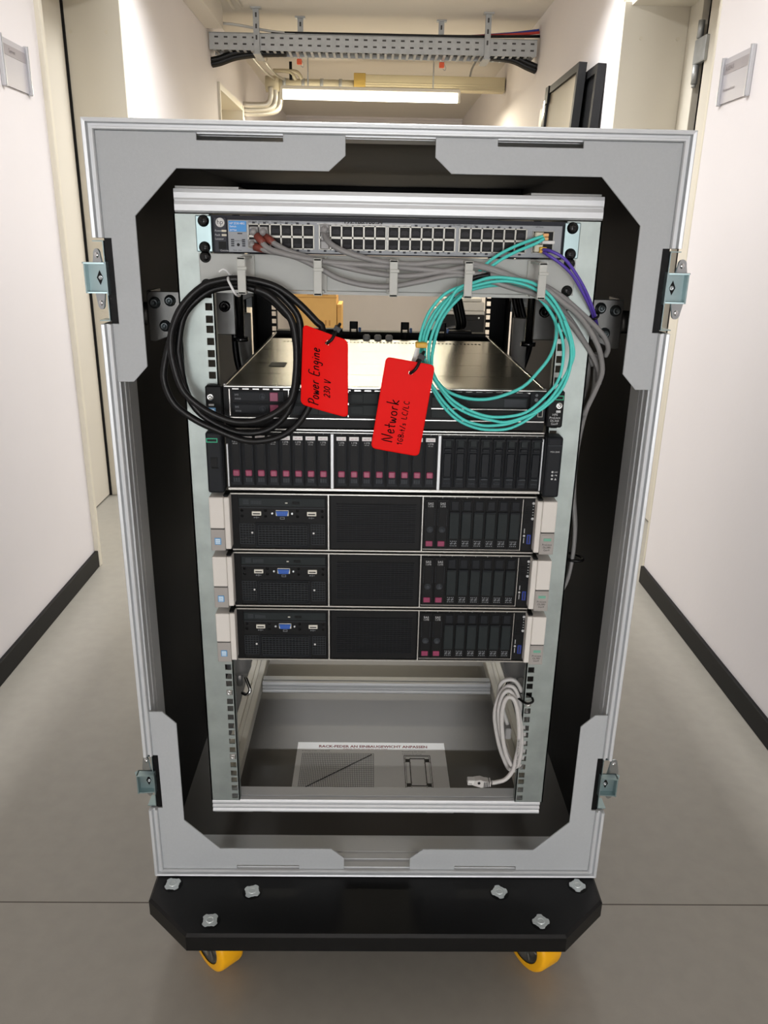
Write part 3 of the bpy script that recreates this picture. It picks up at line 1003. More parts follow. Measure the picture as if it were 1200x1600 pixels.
TEAL1= [(193,-26,617),(183,-29,611),(161,-33,602),(141,-36,592),(123,-39,579),(112,-42,566),(102,-45,560),(86,-45,557),(69,-46,548),(53,-46,529),(44,-46,506),(41,-46,482),(46,-47,455),(60,-47,434),(78,-47,411),(100,-47,392),(124,-47,384),(145,-48,384),(166,-48,388),(192,-48,401),(214,-48,421),(229,-48,448),(238,-49,473),(236,-49,490),(228,-49,511),(216,-49,532),(200,-50,551),(178,-50,565),(148,-50,570),(125,-50,570),(106,-50,564),(87,-51,557),(76,-51,540),(65,-51,522),(57,-51,502),(53,-51,482),(55,-52,458),(66,-52,439),(84,-52,419),(107,-52,405),(133,-53,397),(158,-53,397),(182,-53,403),(201,-53,419),(219,-53,442),(224,-54,466),(222,-54,493),(213,-54,517)]
TEAL2= [(96,-36,550),(83,-36,537),(70,-35,519),(63,-35,499),(59,-35,476),(59,-34,456),(65,-34,441),(78,-34,427),(99,-33,418),(124,-33,415),(149,-33,419),(179,-32,432),(198,-32,452),(213,-32,475),(218,-31,500),(214,-31,519),(198,-31,540),(180,-30,553),(156,-30,560),(132,-30,560),(112,-29,556),(97,-29,551),(83,-29,539),(72,-28,522),(64,-28,500)]
GREY0= [(-168,-14,618),(-162,-24,612),(-150,-33,600),(-132,-39,594),(-100,-42,588),(-69,-42,584),(-21,-42,582),(26,-42,579),(74,-42,576),(122,-42,573),(162,-42,568),(192,-38,562),(222,-31,547),(247,-23,529),(274,-15,508),(289,-7,493),(296,0,480),(296,8,469)]
GREY1= [(-156,-14,618),(-151,-22,611),(-140,-30,604),(-120,-36,595),(-92,-40,588),(-53,-42,579),(-13,-42,572),(26,-42,570),(66,-42,576),(105,-42,583),(133,-42,577),(170,-42,566),(195,-42,559),(219,-42,542),(240,-35,528),(260,-27,508),(276,-20,486),(285,-12,468),(290,-5,447),(286,3,423),(280,10,400),(278,18,386)]
GREY2= [(-170,-14,603),(-164,-24,600),(-148,-32,596),(-116,-38,590),(-85,-42,577),(-61,-42,565),(-29,-42,558),(3,-42,557),(42,-42,564),(82,-42,572),(122,-42,567),(155,-42,558),(189,-35,549),(213,-26,533),(237,-17,515),(258,-8,493),(274,0,473),(288,9,452),(294,18,429)]
GREY3= [(-80,-14,622),(-79,-25,614),(-73,-35,607),(-59,-41,599),(-37,-42,592),(-6,-42,586),(34,-42,584),(73,-42,588),(105,-42,586),(146,-42,575),(184,-35,560),(208,-24,545),(233,-14,524),(254,-3,500),(270,7,478),(283,18,455)]
PUR0= [(193,-22,604),(202,-35,602),(216,-38,595),(228,-36,584),(244,-30,565),(257,-22,547),(270,-10,526),(287,30,505)]
PUR1= [(194,-22,601),(199,-35,597),(214,-36,588),(229,-34,576),(242,-28,561),(255,-20,544),(268,-8,526),(284,30,505)]
WHT= [(208,25,-125),(200,24,-102),(192,24,-75),(190,23,-63),(193,22,-47),(203,22,-41),(214,21,-43),(224,20,-58),(231,20,-77),(239,19,-107),(243,18,-137),(244,18,-166),(240,17,-192),(230,16,-206),(216,16,-206),(207,15,-190),(197,14,-164),(190,14,-137),(184,13,-104),(185,12,-80),(191,12,-58),(202,11,-46),(213,10,-52),(222,10,-78),(228,9,-107),(233,8,-136),(234,8,-166),(230,7,-189),(221,7,-192),(211,6,-177),(201,5,-152),(192,5,-118),(188,4,-85),(193,3,-56),(203,3,-50),(214,2,-69),(222,1,-98),(227,1,-131),(228,0,-160),(224,-1,-186),(215,-1,-185),(204,-2,-163),(196,-3,-129),(192,-3,-87),(196,-4,-60),(206,-5,-57),(214,-5,-74),(220,-6,-108),(222,-7,-140),(220,-7,-165),(216,-8,-189),(205,-9,-206),(190,-9,-212),(183,-10,-212)]

# ------------------------------------------------------------------ one-unit server
def server_lid(parent, x0, x1, y0, y1, z):
    b = MB()
    for a, c in ((y0, 88), (89.2, 190), (190.8, 330), (330.8, y1)):
        b.box(x0, x1, a, c, z - 2, z, .3)
    b.box(x0, x1, 88, 89.2, z - 2, z - .8); b.box(x0, x1, 190, 190.8, z - 2, z - .8); b.box(x0, x1, 330, 330.8, z - 2, z - .8)
    return b.build('top_cover', 'lid_steel', parent)

sv = thing('rack_server', 'thin one-unit server with a bare steel top cover, behind the cable coils', 'server', (0, 340, 381))
b = MB()
b.box(-217, 217, -6, 590, 381, 414)
b.box(-217, 217, -6, 494, 414, 422)
b.build('chassis', 'black_metal', sv)
lid = server_lid(sv, -213, 213, -4, 496, 424.4)
for s_ in (-1, 1):
    xa, xb = sorted((s_ * 213, s_ * 218))
    MB().box(xa, xb, -4, 400, 421, 425.4, .6).build('cover_edge', 'server_steel', sv)
    MB().box(xa, xb, 402, 590, 414, 425.6, .6).build('cover_edge', 'server_steel', sv)
MB().box(-177, -152, 150, 190, 424.4, 425.2, .4).build('cover_latch', 'black_plastic', sv)
b = MB()
for i in range(60):
    x = -205 + i * 6.95
    if abs(x) > 190: continue
    b.box(x - 1.8, x + 1.8, 446, 456, 424.2, 424.7)
b.build('vent_slot', 'deep_black', sv)['kind'] = 'stuff'
b = MB()
b.box(-217, 217, -11, -6, 381, 423.5)
b.build('front_panel', 'deep_black', sv)
b = MB()
b.box(-216, 216, -13, -6, 380.6, 382.2, .2)
b.box(-216, 216, -12, -6, 422.6, 424.2, .2)
b.build('front_edge', 'server_steel', sv)
def hdrive(x0, x1, z0, z1, latch, parent):
    b = MB()
    b.box(x0, x1, -12.6, -11, z0, z1, .6)
    b.box(x0 + 2, x1 - 20, -13.4, -12.4, z0 + 1.5, z1 - 1.5, .5)
    o = b.build('drive', 'charcoal' if latch else 'blank_plastic', parent)
    zc = (z0 + z1) / 2
    if latch:
        MB().box(x1 - 19, x1 - 8, -14.2, -12.4, z0 + 1.5, z1 - 1.5, .5).build('latch', 'magenta_dim', o)
        MB().lathe((x1 - 29, -13.4, zc), (0, -1, 0), [(4.6, 0), (4.4, .6), (3.4, .6), (3.3, .2), (0, .2)], 16).build('status_ring', 'grille_edge', o)
        t = MB()
        t.text('SAS', 3.4, front(x0 + 3, -13.6, zc + 1.4), 'LEFT')
        t.text('300GB', 3.0, front(x0 + 3, -13.6, zc - 4), 'LEFT')
        t.build('lettering', 'print_grey', o)
    else:
        MB().box(x0 + 4, x0 + 20, -13.6, -12.4, z0 + 2, z1 - 2, .5).build('pull_tab', 'charcoal', o)
    return o
for z0, z1 in ((402.8, 417.6), (386.2, 401)):
    hdrive(-205, -136, z0, z1, True, sv)
for i in range(3):
    x0 = -126 + i * 60
    for z0, z1 in ((402.8, 417.6), (386.2, 401)):
        hdrive(x0, x0 + 56, z0, z1, False, sv)
b = MB()
for x in (-209, -130, -50):
    b.box(x - .6, x + .6, -12.4, -11, 384, 420)
for i in range(30):
    x = -205 + i * 13.6
    b.box(x, x + 8.5, -11.8, -11, 419.4, 420.8)
b.build('front_rib', 'server_steel', sv)['kind'] = 'stuff'
MB().box(62, 192, -12.8, -11, 399.4, 413.6, .6).build('optical_drive', 'blank_plastic', sv)
MB().box(160, 190, -13.2, -12.2, 401, 412, .3).build('drive_badge', 'grille_edge', sv)
MB().box(62, 192, -12.4, -11, 415, 420.5, .5).build('cover_strip', 'charcoal', sv)
MB().box(62, 192, -12.6, -11, 397, 398.2).build('drive_edge', 'server_steel', sv)
MB().box(62, 120, -12.4, -11, 385, 396, .5).build('drive_blank', 'blank_plastic', sv)
MB().box(122, 192, -12.4, -11, 385, 396, .5).build('drive_blank', 'blank_plastic', sv)
b = MB().box(194.6, 216.6, -13.4, -11, 383.5, 422.5, .8)
cp = b.build('control_panel', 'charcoal', sv)
b = MB()
b.lathe((203, -13.4, 418), (0, -1, 0), [(2, 0), (1.8, .8), (0, 1)], 12)
b.lathe((203, -13.4, 411.5), (0, -1, 0), [(2.6, 0), (2.4, .8), (0, 1)], 12)
b.build('button', 'print_grey', cp)
b = MB()
b.box(206.2, 213, -14, -13, 388.4, 389.2).box(206.2, 207, -14, -13, 388.4, 399).box(212.2, 213, -14, -13, 388.4, 399)
b.build('usb_socket', 'port_metal', cp)
for s_ in (-1, 1):
    x0, x1 = sorted((s_ * 218, s_ * 240.5))
    b = MB()
    b.box(x0, x1, -16, -4, 369 if s_ < 0 else 374.5, 424.6, 2)
    e = b.build('rack_ear', 'black_plastic', sv)
    z = 409.5 if s_ < 0 else 405
    b = MB()
    b.lathe((s_ * 233.6, -16, z), (0, -1, 0), [(4.8, 0), (4.6, 2.2), (2.4, 2.6), (2.2, 1.2), (0, 1.2)], 16)
    b.build('thumb_screw', 'chrome', e)
    if s_ < 0:
        MB().box(-238.5, -227.5, -16.6, -15.8, 383, 395, .2).build('badge', 'badge_blue', e)
        MB().box(-236.5, -229.5, -16.9, -16.4, 386, 393.5, .2).build('badge_face', 'badge_pale', e)
        MB().box(-236.5, -229.5, -16.4, -15.8, 397.5, 400).build('small_label', 'print_white', e)
    else:
        b = MB()
        b.box(228, 239, -16.6, -15.8, 417.6, 418.6).box(228, 239, -16.6, -15.8, 412.6, 413.6)
        b.box(228, 229, -16.6, -15.8, 413.6, 417.6).box(238, 239, -16.6, -15.8, 413.6, 417.6)
        b.build('green_frame', 'hpe_green', e)
        MB().box(230.4, 236.4, -16.4, -15.8, 395.4, 398.4).build('small_label', 'print_white', e)
        t = MB()
        for s, z in (('HPE', 391.2), ('ProLiant', 387), ('DL360', 382.8), ('Gen9', 378.6)):
            t.text(s, 4.3, front(229.4, -16.3, z))
        t.build('lettering', 'print_white', e)
# open rear of the server: black bracket bar with clips and light tabs
b = MB()
b.box(-216, 216, 592, 622, 396, 428, 1)
b.box(-150, -80, 590, 610, 428, 433, 1); b.box(84, 112, 590, 610, 428, 434, 1); b.box(136, 186, 590, 612, 428, 433, 1)
b.box(-216, 216, 520, 592, 396, 400)
rr = b.build('rear_bracket', 'black_metal', sv)
for x in (-57, 48, 124):
    b = MB()
    b.box(x - 8.5, x - 5, 587, 594, 412, 449, .8); b.box(x + 5, x + 8.5, 587, 594, 412, 449, .8); b.box(x - 8.5, x + 8.5, 587, 594, 434, 449, .8)
    k = b.build('rear_clip', 'black_metal', rr)
    MB().box(x + 9.5, x + 15, 590, 598, 428, 437, 1).build('blue_tab', 'tab_blue', k)
for i in range(3):
    MB().box(-37 + i * 22, -23 + i * 22, 500, 512, 408, 433, 3).build('white_cap', 'spring_white', rr)
MB().box(-216, 216, 500, 590, 392, 395).build('circuit_board', 'pcb_green', rr)

# ------------------------------------------------------------------ two-unit drive array
ar = thing('storage_array', 'black two-unit disk array with sixteen purple-latched drives, directly above the pale-eared servers', 'storage array', (0, 290, 279.5))
MB().box(-217, 217, -8, 560, 280, 366).build('chassis', 'black_metal', ar)
MB().box(-217, 217, -10, -8, 280, 366).build('front_panel', 'deep_black', ar)
b = MB()
b.box(-216, 218, -16, -8, 279.4, 283.4, .5)
b.box(-216, 218, -14, -8, 365, 367, .4)
b.box(-216, 218, -13.4, -8, 361.6, 362.6, .2)
b.build('front_edge', 'server_steel', ar)
for x in (-71.8, 75.2):
    MB().box(x - 2, x + 2, -16, -8, 283.4, 361, .4).build('divider', 'alu', ar)
MB().box(216, 218, -15, -8, 284, 358, .3).box(-216, -214, -15, -8, 284, 345, .3).build('side_strip', 'alu', ar)
def vdrive(x, w):
    b = MB()
    b.box(x - w / 2, x + w / 2, -13, -10, 286, 357.5, .5)
    b.box(x - w / 2 + 1.0, x - w / 2 + 2.4, -14.4, -12.5, 290, 350, .3)
    b.box(x + w / 2 - 2.4, x + w / 2 - 1.0, -14.4, -12.5, 290, 350, .3)
    o = b.build('drive', 'charcoal', ar, (x, -10, 286))
    MB().box(x - w / 2 + 3, x + w / 2 - 3, -13.5, -12.8, 310, 348).build('drive_face', 'black_plastic', o, (x, -10, 286))
    b = MB()
    b.box(x - w / 2 + .8, x + w / 2 - 1.6, -14.6, -12.8, 351.6, 357, .2)
    b.build('white_label', 'white_label', o, (x, -10, 286))
    t = MB()
    t.text('1.2TB', 3.4, front(x - .3, -14.2, 347.4))
    t.text('10K SAS', 1.9, front(x - .3, -14.2, 344.8))
    t.build('lettering', 'print_white', o, (x, -10, 286))
    t = MB()
    t.text('SAS 12G', 2.4, front(x - .3, -14.9, 353.2))
    t.build('lettering', 'magenta', o, (x, -10, 286))
    MB().box(x - 4.6, x + 4.6, -16, -12.8, 299.5, 308.5, 1.2).build('latch', 'magenta', o, (x, -10, 286))
    b = MB()
    for k in range(3):
        b.box(x - 4.4 + k * 3.1, x - 2 + k * 3.1, -13.8, -12.8, 291, 297)
    b.build('grille', 'grille_edge', o, (x, -10, 286))['kind'] = 'stuff'
    return o
def vblank(x, w):
    b = MB()
    b.box(x - w / 2, x + w / 2, -12, -10, 286, 357.5, .5)
    b.box(x - w / 2 + 1, x - w / 2 + 2.2, -14.4, -11.5, 287, 352, .3)
    b.box(x + w / 2 - 2.2, x + w / 2 - 1, -14.4, -11.5, 287, 352, .3)
    b.box(x - w / 2, x + w / 2, -15, -11.5, 354, 356.5, .4)
    o = b.build('drive_blank', 'charcoal', ar, (x, -10, 286))
    c = (x, -10, 286)
    MB().box(x - w / 2 + 3.4, x + w / 2 - 3.4, -14.2, -11.8, 345, 355, .6).build('pull_tab', 'blank_plastic', o, c)
    MB().box(x - w / 2 + 3.0, x + w / 2 - 3.0, -14.8, -11.8, 338.5, 343, .8).build('tab_bar', 'charcoal', o, c)
    MB().box(x - w / 2 + 2.6, x + w / 2 - 2.6, -14.0, -11.8, 302, 336, .8).build('face', 'charcoal', o, c)
    b = MB()
    b.box(x - w / 2 + 3.2, x + w / 2 - 3.2, -14.8, -11.8, 298, 300.5, .5)
    for k in range(3):
        b.lathe((x - 3 + k * 3, -12, 292.4), (0, -1, 0), [(1.5, 0), (1.5, .8), (.9, .8), (.9, .2), (0, .2)], 8)
    b.build('vent', 'grille_edge', o, c)
    return o
d0 = vdrive(-204, 15.4); 
for i in range(1, 8):
    again(d0, i * 17.15)
for i in range(8):
    again(d0, -59 + 204 + i * 17.45)
n0 = vblank(87, 15.8)
for i in range(1, 8):
    again(n0, i * 17.45)
t = MB()
for i in range(8):
    t.text(str(i + 1), 2.2, front(-204 + i * 17.15, -10.3, 359))
    t.text(str(i + 9), 2.2, front(-59 + i * 17.45, -10.3, 359))
    t.text(str(i + 17), 2.2, front(87 + i * 17.45, -10.3, 359))
t.build('lettering', 'print_grey', ar)
for s_ in (-1, 1):
    x0, x1 = sorted((s_ * 219, s_ * 241))
    e = MB().box(x0, x1, -30, -4, 279, 364.5, 3, 2).build('rack_ear', 'charcoal', ar)
    x0, x1 = sorted((s_ * 221, s_ * 239.5))
    if s_ < 0:
        b = MB()
        b.box(-239.6, -224.6, -30.6, -29.8, 355.4, 356.6).box(-239.6, -224.6, -30.6, -29.8, 350.6, 351.8)
        b.box(-239.6, -238.4, -30.6, -29.8, 351.8, 355.4).box(-225.8, -224.6, -30.6, -29.8, 351.8, 355.4)
        b.build('green_frame', 'hpe_green', e)
        b = MB()
        b.box(-235, -226, -30.4, -29.6, 315.5, 330, .3)
        b.box(-234, -225, -31.2, -29.6, 314.2, 315.6, .3)
        b.build('release_button', 'black_plastic', e)
    else:
        MB().box(x0, x1, -30.8, -29.6, 352.5, 353.6).build('ear_line', 'grille_edge', e)
        t = MB()
        t.text('MSA 2040', 3.0, front(230.5, -30.4, 343.5))
        t.text('UID', 2.8, front(234.5, -30.4, 315), 'CENTER')
        b = t
        for z in (316, 311, 306):
            b.lathe((229.6, -30.2, z), (0, -1, 0), [(1.5, 0), (1.4, .4), (.6, .4), (.5, .2), (0, .2)], 10)
        b.prism([(233, 304.6), (236, 304.6), (234.5, 307.6)], 'y', -30.4, -30)
        b.prism([(232.6, 310.4), (234, 311.8), (235.6, 310), (236.4, 311.4), (234.6, 312.4), (233, 311.4)], 'y', -30.4, -30)
        b.build('lettering', 'print_white', e)
# black filler panel between the array and the thin server
MB().box(-217, 217, -6, 40, 367.5, 379.8).build('filler', 'black_metal', ar)

# ------------------------------------------------------------------ three two-unit servers
def big_server(zb, label):
    t = thing('two_unit_server', label, 'server', (0, 340, zb), 'pale-eared two-unit servers stacked in the rack')
    o_ = lambda z: zb + z
    MB().box(-215, 215, -8, 680, o_(.4), o_(86.6)).build('chassis', 'black_metal', t)
    MB().box(-215, 215, -11, -8, o_(2), o_(85)).build('front_panel', 'deep_black', t)
    b = MB()
    b.box(-214, 216, -15, -8, o_(.2), o_(2.6), .4)
    b.box(-214, 216, -15, -8, o_(84.2), o_(86.4), .4)
    b.box(-78.6, -76.4, -13, -8, o_(2), o_(85), .3)
    b.box(54.6, 56.4, -13, -8, o_(2), o_(85), .3)
    b.box(196, 197.4, -13.6, -8, o_(4), o_(82), .3)
    b.box(57, 197, -12.6, -8, o_(4), o_(5), .2)
    b.build('front_edge', 'server_steel', t)
    # left module: optical drive, sockets, grilles
    MB().box(-204, -81, -12.4, -10.5, o_(3), o_(83), .6).build('media_panel', 'black_plastic', t)
    od = MB().box(-203, -82, -13.4, -11.5, o_(66.4), o_(79), .6).build('optical_drive', 'blank_plastic', t)
    b = MB()
    b.box(-138, -134.6, -13.9, -13, o_(71.2), o_(72.6), .2)
    b.build('drive_light', 'usb_white', od)
    b = MB()
    b.box(-128, -118, -13.8, -13, o_(69.8), o_(74), .3)
    b.build('eject_button', 'black_plastic', od)
    x = MB()
    for k in range(3):
        x.box(-197 - 0, -189, -13.6, -13.2, o_(69.6 + k * 2.4), o_(71.2 + k * 2.4))
    for k in range(7):
        x.box(-186 + k * 2.2, -184.6 + k * 2.2, -13.6, -13.2, o_(69.6), o_(75))
    x.build('drive_marking', 'grille_edge', od)
    MB().box(-203, -82, -12.9, -12, o_(63.6), o_(64.6), .2).build('panel_line', 'grille_edge', t)
    for x0 in (-185, -107.5):
        b = MB()
        b.box(x0, x0 + 13, -14.4, -12, o_(53), o_(59), .4)
        u = b.build('usb_port', 'usb_white', t)
        MB().box(x0 + 1.6, x0 + 11.4, -14.8, -14.2, o_(55), o_(56.6)).build('slot', 'print_black', u)
        b = MB()
        b.box(x0 + 3, x0 + 10, -12.7, -12.2, o_(49.2), o_(49.8)); b.box(x0 + 6, x0 + 6.6, -12.7, -12.2, o_(47.8), o_(51.2))
        b.lathe((x0 + 3, -12.4, o_(49.5)), (0, -1, 0), [(1, 0), (1, .3), (0, .3)], 8)
        b.build('usb_mark', 'print_grey', t)
    b = MB()
    b.prism([(-149.5, o_(53)), (-135.5, o_(53)), (-133.8, o_(60)), (-151.2, o_(60))], 'y', -15.6, -12, .4)
    v = b.build('video_port', 'vga_blue', t)
    b = MB()
    for r_, n_ in ((58.4, 5), (56.4, 5), (54.6, 4)):
        for k in range(n_):
            xx = -142.5 + (k - (n_ - 1) / 2) * 2.6
            b.box(xx - .45, xx + .45, -15.9, -15.4, o_(r_ - .45), o_(r_ + .45))
    b.build('pin_hole', 'usb_blue', v)['kind'] = 'stuff'
    MB().box(-151.6, -133.4, -13, -12, o_(52.2), o_(60.8), 1).build('port_rim', 'usb_white', v)
    b = MB()
    for xx in (-156.5, -128.5):
        b.lathe((xx, -12.3, o_(56)), (0, -1, 0), [(2, 0), (1.8, 1.4), (.8, 1.6), (0, 1)], 10)
    b.build('hex_screw', 'zinc_bolt', t)
    b = MB()
    b.box(-145.6, -139.4, -12.7, -12.2, o_(47.2), o_(47.8)).box(-145.6, -139.4, -12.7, -12.2, o_(50), o_(50.6)).box(-145.6, -145, -12.7, -12.2, o_(47.8), o_(50)).box(-140, -139.4, -12.7, -12.2, o_(47.8), o_(50))
    b.build('screen_mark', 'print_grey', t)
    b = MB()
    for xx in (-199, -166, -121, -86):
        for zz in (51.5, 60):
            b.lathe((xx, -12.5, o_(zz)), (0, -1, 0), [(2, 0), (2, .1), (0, .1)], 10)
    b.build('panel_hole', 'deep_black', t)['kind'] = 'stuff'
    g = MB()
    def grille(x0, x1, z0, z1, nx, nz, y, w=.5):
        for i in range(nx + 1):
            xx = x0 + (x1 - x0) * i / nx
            g.box(xx - w / 2, xx + w / 2, y - 1, y, o_(z0), o_(z1))
        for k in range(nz + 1):
            zz = z0 + (z1 - z0) * k / nz
            g.box(x0, x1, y - 1.2, y, o_(zz - .35), o_(zz + .35))
    grille(-203, -182.5, 10, 40, 5, 8, -12.4)
    grille(-102, -83, 10, 40, 5, 8, -12.4)
    grille(-177, -108, 9, 38, 14, 8, -13)
    g.build('grille', 'grille_edge', t)['kind'] = 'stuff'
    f = MB()
    f.box(-181, -104.5, -13.8, -12, o_(40), o_(42), .4); f.box(-181, -104.5, -13.8, -12, o_(5), o_(7.5), .4)
    f.box(-181, -178.6, -13.8, -12, o_(7), o_(41), .4); f.box(-107, -104.5, -13.8, -12, o_(7), o_(41), .4)
    f.build('grille_frame', 'charcoal', t)
    b = MB()
    for xx in (-185.5, -98.5):
        b.lathe((xx, -13.6, o_(27)), (0, -1, 0), [(1.5, 0), (1.3, .8), (0, 1)], 10)
    b.build('captive_screw', 'white_label', t)
    # middle blank with slatted vent
    b = MB()
    b.box(-74.5, 52.8, -12.8, -10.5, o_(3), o_(83), .6)
    b.build('vent_panel', 'black_plastic', t)
    b = MB()
    MBb = b
    b.box(-66, 46, -13.4, -12.6, o_(13), o_(72))
    b.build('vent_recess', 'deep_black', t)
    b = MB()
    for k in range(18):
        zz = 14 + k * 3.3
        b.box(-66, 46, -14.2, -13.2, o_(zz), o_(zz + 1.1), .2)
    for k in range(21):
        xx = -66 + k * 5.6
        b.box(xx - .3, xx + .3, -13.9, -13.2, o_(13), o_(72))
    b.build('vent_slat', 'charcoal', t)['kind'] = 'stuff'
    # right drive cage: two carriers, six blanks
    sp = 17.15
    for i in range(2):
        xc = 66.5 + i * sp
        b = MB()
        b.box(xc - 7.6, xc + 7.6, -12.8, -10.5, o_(7), o_(80.5), .5)
        b.prism([(xc - 5.8, o_(76)), (xc - 5.8, o_(40)), (xc - 4, o_(36)), (xc - 5, o_(30)), (xc + 5, o_(30)), (xc + 4, o_(36)), (xc + 5.8, o_(40)), (xc + 5.8, o_(76))], 'y', -14, -12.4, .4)
        d = b.build('drive', 'black_plastic', t)
        MB().box(xc - 5.4, xc + 4.4, -14.4, -12.6, o_(9.5), o_(17.5), .6).build('latch', 'magenta_dim', d)
        MB().lathe((xc, -14, o_(35)), (0, -1, 0), [(4.8, 0), (4.7, .5), (3.8, .5), (3.7, .1), (0, .1)], 16).build('status_ring', 'grille_edge', d)
        q = MB()
        q.text('SAS', 5.0, front(xc, -14.2, o_(72.5)), 'CENTER')
        q.text('1.2TB', 3.4, front(xc, -14.2, o_(69)), 'CENTER')
        q.build('lettering', 'print_white', d)
        q = MB()
        for k in range(9):
            for s_ in (-1, 1):
                q.box(xc + s_ * 6.4 - .4, xc + s_ * 6.4 + .4, -13.4, -12.6, o_(41 + k * 2.9), o_(42.6 + k * 2.9))
        q.build('vent_dot', 'grille_edge', d)['kind'] = 'stuff'
    n = None
    for i in range(2, 8):
        if n is None:
            xc = 66.5 + i * sp
            b = MB()
            b.box(xc - 7.4, xc + 7.4, -12.2, -10.5, o_(6.5), o_(80), .4)
            c = (xc, -10, o_(6.5))
            n = b.build('drive_blank', 'black_plastic', t, c)
            nx = xc
            MB().box(xc - 7, xc + 7, -14.2, -12, o_(21), o_(62), .8).build('face', 'blank_plastic', n, c)
            MB().box(xc - 5.6, xc + 5.6, -13.6, -12, o_(64), o_(78), .8).build('pull_tab', 'charcoal', n, c)
            MB().box(xc - 7, xc + 7, -14.8, -13, o_(59.5), o_(62.4), .6).build('tab_bar', 'charcoal', n, c)
            q = MB()
            for k in range(4):
                for j in range(3):
                    q.box(xc - 4.6 + k * 2.6, xc - 3.4 + k * 2.6, -12.7, -12, o_(9.5 + j * 3.4), o_(11 + j * 3.4))
            for s_ in (-1, 1):
                q.tube([(xc + s_ * 2.6 - .8, -12.7, o_(12)), (xc + s_ * 2.6, -12.7, o_(14.6)), (xc + s_ * 2.6 + .9, -12.7, o_(16))], .45, 5, raw=True)
            q.build('vent', 'print_grey', n, c)['kind'] = 'stuff'
        else:
            again(n, 66.5 + i * sp - nx)
    q = MB()
    for i in range(8):
        q.text(str(i + 1), 2.6, front(66 + i * sp, -11.4, o_(81.4)))
    q.build('lettering', 'print_white', t)
    # control strip
    cp = MB().box(198, 215.4, -13, -10.5, o_(3), o_(84), .6).build('control_strip', 'black_plastic', t)
    b = MB()
    for k in range(9):
        b.box(200.5, 206.5, -13.6, -12.6, o_(46 + k * 3), o_(47.3 + k * 3))
    b.build('slot', 'deep_black', cp)
    b = MB()
    for z in (76, 53):
        b.lathe((211.5, -13, o_(z)), (0, -1, 0), [(2.1, 0), (1.9, .8), (0, 1)], 10)
    for z in (71, 66.5, 62, 58):
        b.box(210.8, 212.2, -13.4, -12.8, o_(z), o_(z + 1.2))
    b.lathe((201.5, -13, o_(27)), (0, -1, 0), [(1.7, 0), (1.5, .6), (0, .8)], 10)
    b.box(201, 201.9, -13.3, -12.8, o_(31), o_(38)); b.box(201, 201.9, -13.3, -12.8, o_(16), o_(24))
    b.build('indicator', 'print_white', cp)
    b = MB()
    b.box(205.6, 211.2, -14.2, -12.6, o_(14.5), o_(29), .5)
    u = b.build('usb_port', 'usb_blue', cp)
    MB().box(207.2, 209, -14.6, -14, o_(16), o_(27.5)).build('slot', 'print_black', u)
    # pale ears
    for s_ in (-1, 1):
        def X(a, c):
            return sorted((s_ * a, s_ * c))
        x0, x1 = X(213.5, 221.5)
        MB().box(x0, x1, -28, -4, o_(7), o_(83.6), 1).build('ear_spine', 'ear_grey', t)
        x0, x1 = X(215.2, 222)
        MB().box(x0, x1, -25, -4, o_(83.6), o_(87), 1).build('ear_cap', 'black_plastic', t)
        x0, x1 = X(221, 241.2)
        e = MB()
        e.box(x0, x1, -30.5, -3, o_(38.6), o_(84.5), 1.6, 2)
        ear = e.build('rack_ear', 'ear_grey', t)
        MB().box(x0 + .6, x1 - .6, -29, -3, o_(36.8), o_(38.8)).build('ear_groove', 'ear_groove', ear)
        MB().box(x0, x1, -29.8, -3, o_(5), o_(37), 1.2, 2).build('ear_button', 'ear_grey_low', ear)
        if s_ < 0:
            bd = MB().box(-235.8, -226.8, -30.8, -29.6, o_(14.6), o_(24.6), .3).build('badge', 'badge_blue', ear)
            MB().box(-234.6, -228, -31, -30.6, o_(15.8), o_(23.4), .2).build('badge_face', 'badge_pale', ear)
            q = MB()
            q.text('intel', 3.0, front(-231.3, -31.2, o_(20.2)))
            q.text('XEON', 2.4, front(-231.3, -31.2, o_(17)))
            q.build('lettering', 'badge_blue', ear)
        else:
            p = MB().box(222.8, 239.4, -30.4, -29.4, o_(6.6), o_(35), .6).build('label_plate', 'ear_grey_low', ear)
            MB().box(226, 236.6, -30.9, -30.2, o_(26), o_(30)).build('green_label', 'green_dim', ear)
            q = MB()
            for s, z in (('ProLiant', 19.4), ('DL380', 15.2), ('Gen9', 11)):
                q.text(s, 4.0, front(231.2, -30.7, o_(z)))
            q.build('lettering', 'print_black', ear)
            MB().box(226.6, 227.6, -30.8, -30.2, o_(27), o_(29)).build('label_mark', 'white_label', ear)
    return t
big_server(188.6, 'uppermost of the three pale-eared two-unit servers, under the disk array')
big_server(99.8, 'middle one of the three pale-eared two-unit servers')
big_server(10.9, 'lowest of the three pale-eared two-unit servers, above the empty rack space')

# ------------------------------------------------------------------ cables
def tie(name_parent, c, axis, r, m, w=3.0, tail=None):
    """a zip tie: closed band around point c, plus head and optional tail"""
    c, axis = Vector(c), Vector(axis).normalized()
    a = axis.orthogonal().normalized(); b_ = axis.cross(a)
    k = MB()
    pts = [c + r[0] * math.cos(t) * a + r[1] * math.sin(t) * b_ for t in [2 * math.pi * i / 20 for i in range(21)]]
    k.tube(pts, w / 2, 6, raw=True)
    if tail:
        k.tube(tail, w * .4, 6)
    return k.build('cable_tie', m, name_parent)

